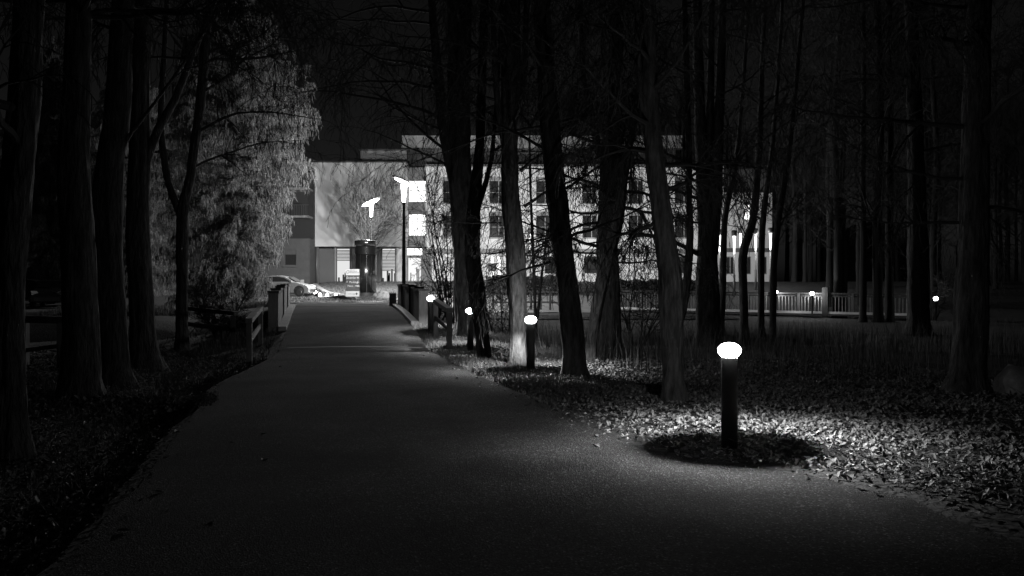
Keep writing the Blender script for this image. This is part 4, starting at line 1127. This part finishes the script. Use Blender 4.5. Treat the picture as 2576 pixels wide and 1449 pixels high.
def direction_sign():
    D = 52.0; k = D / F
    X = (887 - 1288) * k; z = gz(X, D); ztop = at(0, 677, D).z - z; w = 34.5 * k
    root = thing('direction_sign', 'direction sign board with white top and bottom panels on a single post', 'sign', (X, D, z), R(-3))
    H = 69 * k; zb = ztop - H
    mb = MB(); mb.box((0, 0, zb / 2 - .1), (.1, .08, zb + .2)); mb.build('post', M_darkframe, root)
    mb = MB(); mb.box((0, 0, zb - .02), (w * .92, .12, .05)); mb.build('base_tray', M_pole, root)
    rows = [(0, .225, M_white), (.225, .405, M_signgrey), (.412, .545, M_signgrey), (.552, .68, M_signgrey), (.687, .80, M_signgrey), (.80, 1.0, M_white)]
    pan = []
    for a, b, m in rows:
        mb = MB(); mb.box((0, 0, ztop - H * (a + b) / 2), (w, .1, H * (b - a) - .008)); pan.append(mb.build('panel', m, root))
    yf = -.056
    zz = lambda t: ztop - H * t
    text('CENTRE DE', .088, (-w * .2, yf, zz(.075)), M_lettergrey, pan[0])
    text('RÉHABILITATION', .088, (-w * .2, yf, zz(.13)), M_lettergrey, pan[0]).scale = (.82, 1, 1)
    mb = MB(); n = 24
    for i in range(n):
        a0, a1 = 2 * math.pi * i / n, 2 * math.pi * (i + 1) / n
        if i == 1: continue
        pts = [(-w * .34 + math.cos(a) * r_, zz(.1) + math.sin(a) * r_) for a, r_ in ((a0, .095), (a1, .095), (a1, .07), (a0, .07))]
        mb.add([(x, -.055, z_) for x, z_ in pts], [(0, 1, 2, 3)])
    mb.build('emblem', M_lettergrey, pan[0])
    text('Entrée', .21, (-w * .44, yf, zz(.315)), M_white, pan[1], ext=.006)
    text('Parking', .17, (-w * .22, yf, zz(.478)), M_white, pan[2], ext=.006)
    text('Moto - Vélo', .15, (-w * .36, yf, zz(.615)), M_white, pan[3], ext=.006)
    mb = MB(); mb.box((-w * .37, -.053, zz(.478)), (.12, .01, .17)); q = mb.build('parking_square', M_signdark, pan[2])
    text('P', .14, (-w * .37 - .045, -.062, zz(.478)), M_white, q)
    for i, t, lf in ((1, .315, False), (2, .478, True), (3, .615, False)):
        mb = MB(); arrow(mb, w * .4, zz(t), .13, lf); mb.build('arrow', M_white, pan[i])
    text('croix-rouge', .085, (-w * .3, yf, zz(.9)), M_lettergrey, pan[5])
    mb = MB(); mb.box((w * .31, -.054, zz(.9)), (.13, .01, .045)); mb.box((w * .31, -.056, zz(.9)), (.045, .01, .13)); mb.build('cross_mark', M_signdark, pan[5])
direction_sign()

def rock(label, loc, s, seed, m=None, name='boulder', cat='rock'):
    rng = random.Random(seed); mb = MB(); n = 14; rows = 9; vs = []
    for j in range(rows + 1):
        th = math.pi * j / rows
        for k in range(n):
            a = 2 * math.pi * k / n
            d = Vector((math.sin(th) * math.cos(a), math.sin(th) * math.sin(a), math.cos(th)))
            q = 1 + .32 * mnoise.noise(d * 1.4 + Vector((seed, 0, 0))) + .12 * mnoise.noise(d * 4 + Vector((0, seed, 0)))
            vs.append((d.x * s[0] * q, d.y * s[1] * q, d.z * s[2] * q))
    fs = [(j * n + k, (j + 1) * n + k, (j + 1) * n + (k + 1) % n, j * n + (k + 1) % n) for j in range(rows) for k in range(n)]
    mb.add(vs, fs); o = mb.build(name, m or M_stone, smooth=True); o.location = loc
    return tag(o, label, cat)
def gp(x, D, dz=0.0): return ((x - 1288) / F * D, D, gz((x - 1288) / F * D, D) + dz)
rock('grey boulder on the lawn right of the ventilation tower', gp(967, 53.5, .1), (.5, .35, .35), 4)
rock('small pale stone at the foot of the ventilation tower', gp(944, 56.4, .08), (.16, .14, .2), 5)
rock('dark boulder at the right picture edge beside the huge trunk', gp(2565, 13.4, .1), (.35, .4, .32), 6)
SL = [('flat pale stone slab nearest the car bumper', 833, 58.0, (.95, .45, .09)), ('long flat stone slab in the middle of the three', 856, 54.8, (.95, .4, .11)), ('short flat stone slab nearest the sign', 880, 53.0, (.6, .32, .1))]
for i, (lb, x, D, s) in enumerate(SL):
    o = rock(lb, gp(x, D, .06), s, 20 + i, M_stone, 'stone_slab', 'stone'); o['group'] = 'flat stones before the curved wall'

def retaining_wall():
    ys = [56.0, 57.2, 58.6, 60, 61.5, 63, 64.6, 66.2, 68, 70]
    pts = [(float(wall_x(y)) - .02, y) for y in ys]
    root = thing('retaining_wall', 'curved dark retaining wall with round lamps holding the lawn', 'wall', (pts[0][0], pts[0][1], .8))
    o = Vector(root.location)
    mb = MB(); cm = MB()
    def prof(i):
        x, y = pts[i]; zt = gz(x + .5, y) + .1
        return x, y, zt
    n = len(pts)
    for i in range(n - 1):
        xa, ya, za = prof(i); xb, yb, zb = prof(i + 1)
        for (A, z0a, z0b, z1a, z1b, w) in ((mb, .6, .6, za, zb, .3), (cm, za, zb, za + .08, zb + .08, .38)):
            vs = []
            for (x, y, lo, hi) in ((xa, ya, z0a, z1a), (xb, yb, z0b, z1b)):
                for dx in (-w / 2, w / 2):
                    for zz in (lo, hi): vs.append((x + dx - o.x, y - o.y, zz - o.z))
            A.add(vs, [(0, 4, 5, 1), (2, 3, 7, 6), (1, 5, 7, 3), (0, 2, 6, 4), (0, 1, 3, 2), (4, 6, 7, 5)])
    mb.build('wall_body', M_darkwood, root); cm.build('coping', M_concrete, root)
retaining_wall()
def wall_lamps():
    lbs = ['round lamp in the curved wall, nearest the sign', 'round lamp in the curved wall, second from the sign', 'round lamp in the curved wall, third from the sign', 'round lamp in the curved wall, nearest the car']
    proto = None
    for i, y in enumerate((57.0, 59.0, 61.6, 65.0)):
        x = float(wall_x(y)) - .17
        if proto is None:
            proto = thing('wall_lamp', lbs[0], 'lamp', (0, 0, 0), 0, 'round lamps in the curved wall')
            mb = MB(); mb.tube([Vector((.02, .02, 0)), Vector((-.12, -.12, 0))], [.19, .19], 14); mb.build('housing', M_darkframe, proto, smooth=False)
            mb = MB(); mb.tube([Vector((-.121, -.121, 0)), Vector((-.16, -.16, 0))], [.16, .13], 14); mb.build('lens', L_small, proto, smooth=True)
            point_light('wall_light', (-.34, -.34, -.02), WALL_W, .05, proto)
            o = proto
        else: o = copy_tree(proto)
        o['label'] = lbs[i]; zt = gz(x + .7, y) + .1
        o.location = (x, y, max(1.15, zt - .32)); o.rotation_euler.z = R(-8 + 6 * i) 
WALL_W = 34
wall_lamps()

# dark notice board by the right wing, hedge
D = 66.0; X = (1238 - 1288) / F * D
root = thing('notice_board', 'dark notice board on a thin pole before the narrow lit windows', 'sign', (X, D, gz(X, D)))
zb = at(0, 681, D).z - gz(X, D); zt = at(0, 663, D).z - gz(X, D)
mb = MB(); mb.tube([Vector((0, 0, -.1)), Vector((0, 0, zb + .1))], [.035, .035], 8); mb.build('pole', M_darkframe, root)
mb = MB(); mb.box((.0, -.05, (zb + zt) / 2), (.56, .05, zt - zb)); mb.build('panel', M_signdark, root)
mb = MB(); mb.box((.0, -.04, (zb + zt) / 2), (.62, .03, zt - zb + .06)); mb.build('panel_frame', M_darkframe, root)
def hedge(label, xa, xb, D, h, seed):
    rng = np.random.RandomState(seed)
    X0, X1 = (xa - 1288) / F * D, (xb - 1288) / F * D
    n = int(2600 * (X1 - X0))
    x = X0 + (X1 - X0) * rng.rand(n); y = D + (rng.rand(n) - .5) * .9; z = GZ(x, y) + h * rng.rand(n) ** .8 * (1 + .06 * np.sin(x * 5))
    s = .05 + .05 * rng.rand(n)
    a = rng.randn(n, 3); a /= np.linalg.norm(a, axis=1, keepdims=True); b = np.cross(a, rng.randn(n, 3)); b /= np.linalg.norm(b, axis=1, keepdims=True)
    c = np.stack([x, y, z], 1); p = a * s[:, None]; q = b * s[:, None] * .6
    off = np.array([X0, D, gz(X0, D)])
    v = np.stack([c - p, c - q, c + p, c + q], 1).reshape(-1, 3) - off
    f = np.arange(n * 4).reshape(-1, 4)
    root = thing('hedge', label, 'hedge', tuple(off))
    o = sheet_np('foliage', v, f, M_hedge); o.parent = root
    mb = MB(); rg = random.Random(seed)
    for k in range(int((X1 - X0) * 3)):
        xx = rg.uniform(0, X1 - X0); yy = rg.uniform(-.3, .3); mb.tube([Vector((xx, yy, -.05)), Vector((xx + rg.gauss(0, .1), yy, h * .8))], [.02, .01], 4)
    mb.build('stems', M_twig, root)
hedge('clipped hedge before the right wing ground floor', 1222, 1420, 65, 1.3, 3)
hedge('rough low hedge behind the left part of the slatted railing', 1560, 1800, 64, 1.1, 4)

# ------------------------------------------------------------------ cars
def car(name, label, paint, loc, rz, group=None):
    root = thing(name, label, 'car', loc, rz, group)
    L = 4.0; hw = .86
    low = [(-1.98, .42), (-2.0, .75), (-1.93, .98), (-1.55, 1.0), (.75, 1.0), (1.0, .99), (1.55, .86), (1.9, .72), (2.0, .55), (1.97, .3), (1.75, .22), (-1.85, .25)]
    mb = MB()
    for (y0, y1, t0, t1) in ((-hw, -hw + .12, .965, 1.0), (-hw + .12, hw - .12, 1, 1), (hw - .12, hw, 1.0, .965)): mb.prism(low, y0, y1, t0, t1, 0, .6)
    mb.build('body', paint, root)
    top = [(-1.9, .985), (-1.72, 1.25), (-1.45, 1.42), (-.9, 1.48), (-.2, 1.48), (.3, 1.4), (1.05, .985)]
    mb = MB(); mb.prism(top, -hw + .1, 0, .93, 1.0, -.4, .98); mb.prism(top, 0, hw - .1, 1.0, .93, -.4, .98); mb.build('cabin', paint, root)
    for sg in (-1, 1):
        y = sg * (hw - .095)
        for poly in ([(-1.62, 1.04), (-1.5, 1.24), (-1.2, 1.36), (-.72, 1.4), (-.72, 1.04)], [(-.64, 1.04), (-.64, 1.4), (-.2, 1.4), (.2, 1.33), (.76, 1.04)]):
            q = [(-.4 + (x + .4) * .945, .98 + (z - .98) * .945) for x, z in poly]
            mb = MB(); mb.prism(q, y - .012, y + .012); mb.build('side_window', M_glass, root)
        mb = MB(); mb.box((.72, sg * (hw + .05), 1.05), (.14, .2, .13), rz=0); mb.build('mirror', paint, root)
        for x in (-1.25, 1.28):
            mb = MB(); mb.tube([Vector((x, sg * (hw - .06), .4)), Vector((x, sg * (hw + .006), .4))], [.37, .37], 20); mb.build('wheel_arch', M_plastic, root)
            w = MB(); w.tube([Vector((x, sg * (hw - .2), .31)), Vector((x, sg * (hw - .0), .31)), Vector((x, sg * (hw + .02), .31))], [.31, .31, .28], 24)
            wh = w.build('wheel', M_tyre, root)
            w = MB(); w.tube([Vector((x, sg * (hw + .015), .31)), Vector((x, sg * (hw + .03), .31))], [.2, .17], 16); w.build('rim', M_rim, wh)
        mb = MB(); mb.box((1.8, sg * .62, .76), (.3, .3, .11), rz=-sg * .35, ry=.35); mb.build('headlight', M_lampglass, root)
        mb = MB(); mb.box((-1.97, sg * .66, .86), (.1, .26, .2)); mb.build('tail_light', M_rim, root)
        mb = MB(); mb.box((-.2, sg * (hw + .002), .88), (.16, .02, .03)); mb.build('door_handle', M_plastic, root)
        mb = MB(); mb.box((0, sg * (hw - .02), .24), (2.0, .06, .08)); mb.build('sill', M_plastic, root)
    ws = [(.34, 1.40), (1.02, 1.02)]
    mb = MB(); mb.add([(.40, -.62, 1.385), (.40, .62, 1.385), (1.03, .7, 1.03), (1.03, -.7, 1.03)], [(3, 2, 1, 0)])
    for v in range(4): mb.v[v] = (mb.v[v][0] + .01, mb.v[v][1], mb.v[v][2] + .02)
    mb.build('windscreen', M_glass, root)
    mb = MB(); mb.add([(-1.87, -.6, 1.08), (-1.87, .6, 1.08), (-1.66, .55, 1.34), (-1.66, -.55, 1.34)], [(0, 1, 2, 3)]); mb.build('rear_window', M_glass, root)
    mb = MB(); mb.box((1.985, 0, .42), (.06, 1.2, .2)); mb.build('grille', M_plastic, root)
    return root
cx = bX(717, 61.5); c = car('parked_car', 'white hatchback with dark numbers on its door parked behind the left parapet', M_carwhite, (cx, 61.5, 1.05), R(-4))
t = text('26 70 26', .2, (.42, -.868, .86), M_signdark, c, name='door_lettering', align='CENTER', ext=.003); t.location.x = .25
X = (86 - 1288) / F * 52; car('parked_car', 'dark car seen side on in the unlit car park, left of the other dark car', M_cardark, (X, 52, gz(X, 52) + .02), R(10))
X = (135 - 1288) / F * 48; car('parked_car', 'dark car facing the road between the two leftmost trunks', M_cardark, (X, 48, gz(X, 48) + .02), R(-72))

# frame between the two leftmost trunks
def gate():
    a = W2(60, 17.5); b = W2(157, 17.0)
    p0 = Vector((b[0], b[1], gz(*b)))
    root = thing('timber_frame', 'grey timber frame between the two leftmost trunks', 'fence', p0)
    A = Vector((a[0], a[1], gz(*a))) - p0; zt = at(0, 812, 17.2).z - p0.z
    mb = MB(); mb.box((0, 0, zt / 2 - .1), (.15, .15, zt + .2)); mb.build('post', M_concrete, root)
    mb = MB(); mb.box((A.x, A.y, zt / 2 - .1), (.15, .15, zt + .2)); mb.build('post', M_concrete, root)
    mb = MB(); mb.beam((A.x, A.y, zt + .06), (.1, 0, zt + .06), .12, .14); mb.build('top_rail', M_concrete, root)
    mb = MB(); mb.beam((A.x, A.y, zt * .35), (0, 0, zt * .5), .06, .08); mb.build('brace', M_concrete, root)
gate()

# distant house with two tiny lit windows
D = 120.0
p = at(2206, 656, D)
root = thing('distant_house', 'far dark house with two tiny lit windows above the railing', 'house', (p.x, D, gz(p.x, D)))
h = p.z - gz(p.x, D)
mb = MB(); mb.box((0, 4, (h + 3) / 2), (9, 8, h + 3)); mb.build('wall', M_plasterold, root)
mb = MB(); mb.prism([(-5, h + 3), (5, h + 3), (0, h + 5.5)], -.6, 8.6); mb.build('roof', M_roofgrey, root)
for s in (-.33, .33):
    mb = MB(); mb.box((s, -.03, 0 + h), (.34, .05, .7)); mb.build('window', E_far, root)

# ------------------------------------------------------------------ sky, haze, camera
w = bpy.data.worlds.new('World'); scene.world = w; w.use_nodes = True
nt = w.node_tree; bg = nt.nodes['Background']
sky = nt.nodes.new('ShaderNodeTexSky'); sky.sky_type = 'NISHITA'; sky.sun_disc = False
sky.sun_elevation = R(-4.6); sky.sun_rotation = R(0)
bw = nt.nodes.new('ShaderNodeRGBToBW')
nt.links.new(sky.outputs[0], bw.inputs[0]); nt.links.new(bw.outputs[0], bg.inputs['Color'])
bg.inputs['Strength'].default_value = .09

HAZE = 0
if HAZE:
    mb = MB(); bx(mb, -170, 170, -30, 260, -3, 40)
    hz = mb.build('haze', M_ground); tag(hz, kind='stuff')
    m = bpy.data.materials.new('night_mist'); m.use_nodes = True; n = m.node_tree; n.nodes.clear()
    o = n.nodes.new('ShaderNodeOutputMaterial'); v = n.nodes.new('ShaderNodeVolumePrincipled')
    v.inputs['Color'].default_value = (.9, .9, .9, 1); v.inputs['Density'].default_value = HAZE; v.inputs['Anisotropy'].default_value = .5
    n.links.new(v.outputs[0], o.inputs['Volume']); hz.data.materials.clear(); hz.data.materials.append(m)

cam = bpy.data.cameras.new('camera'); co = bpy.data.objects.new('camera', cam); COL.objects.link(co)
co.location = (0, 0, CAMZ); co.rotation_euler = (R(90), 0, 0)
cam.sensor_width = 36; cam.lens = 36 * F / 2576; cam.clip_end = 1000; cam.clip_start = .05
scene.camera = co
vs = scene.view_settings; vs.view_transform = 'Standard'; vs.look = 'None'; vs.exposure = 0; vs.gamma = 1
cy = scene.cycles
cy.use_denoising = True; cy.max_bounces = 6; cy.diffuse_bounces = 2; cy.glossy_bounces = 2; cy.transparent_max_bounces = 8; cy.volume_bounces = 0
cy.sample_clamp_indirect = 3; cy.use_light_tree = True
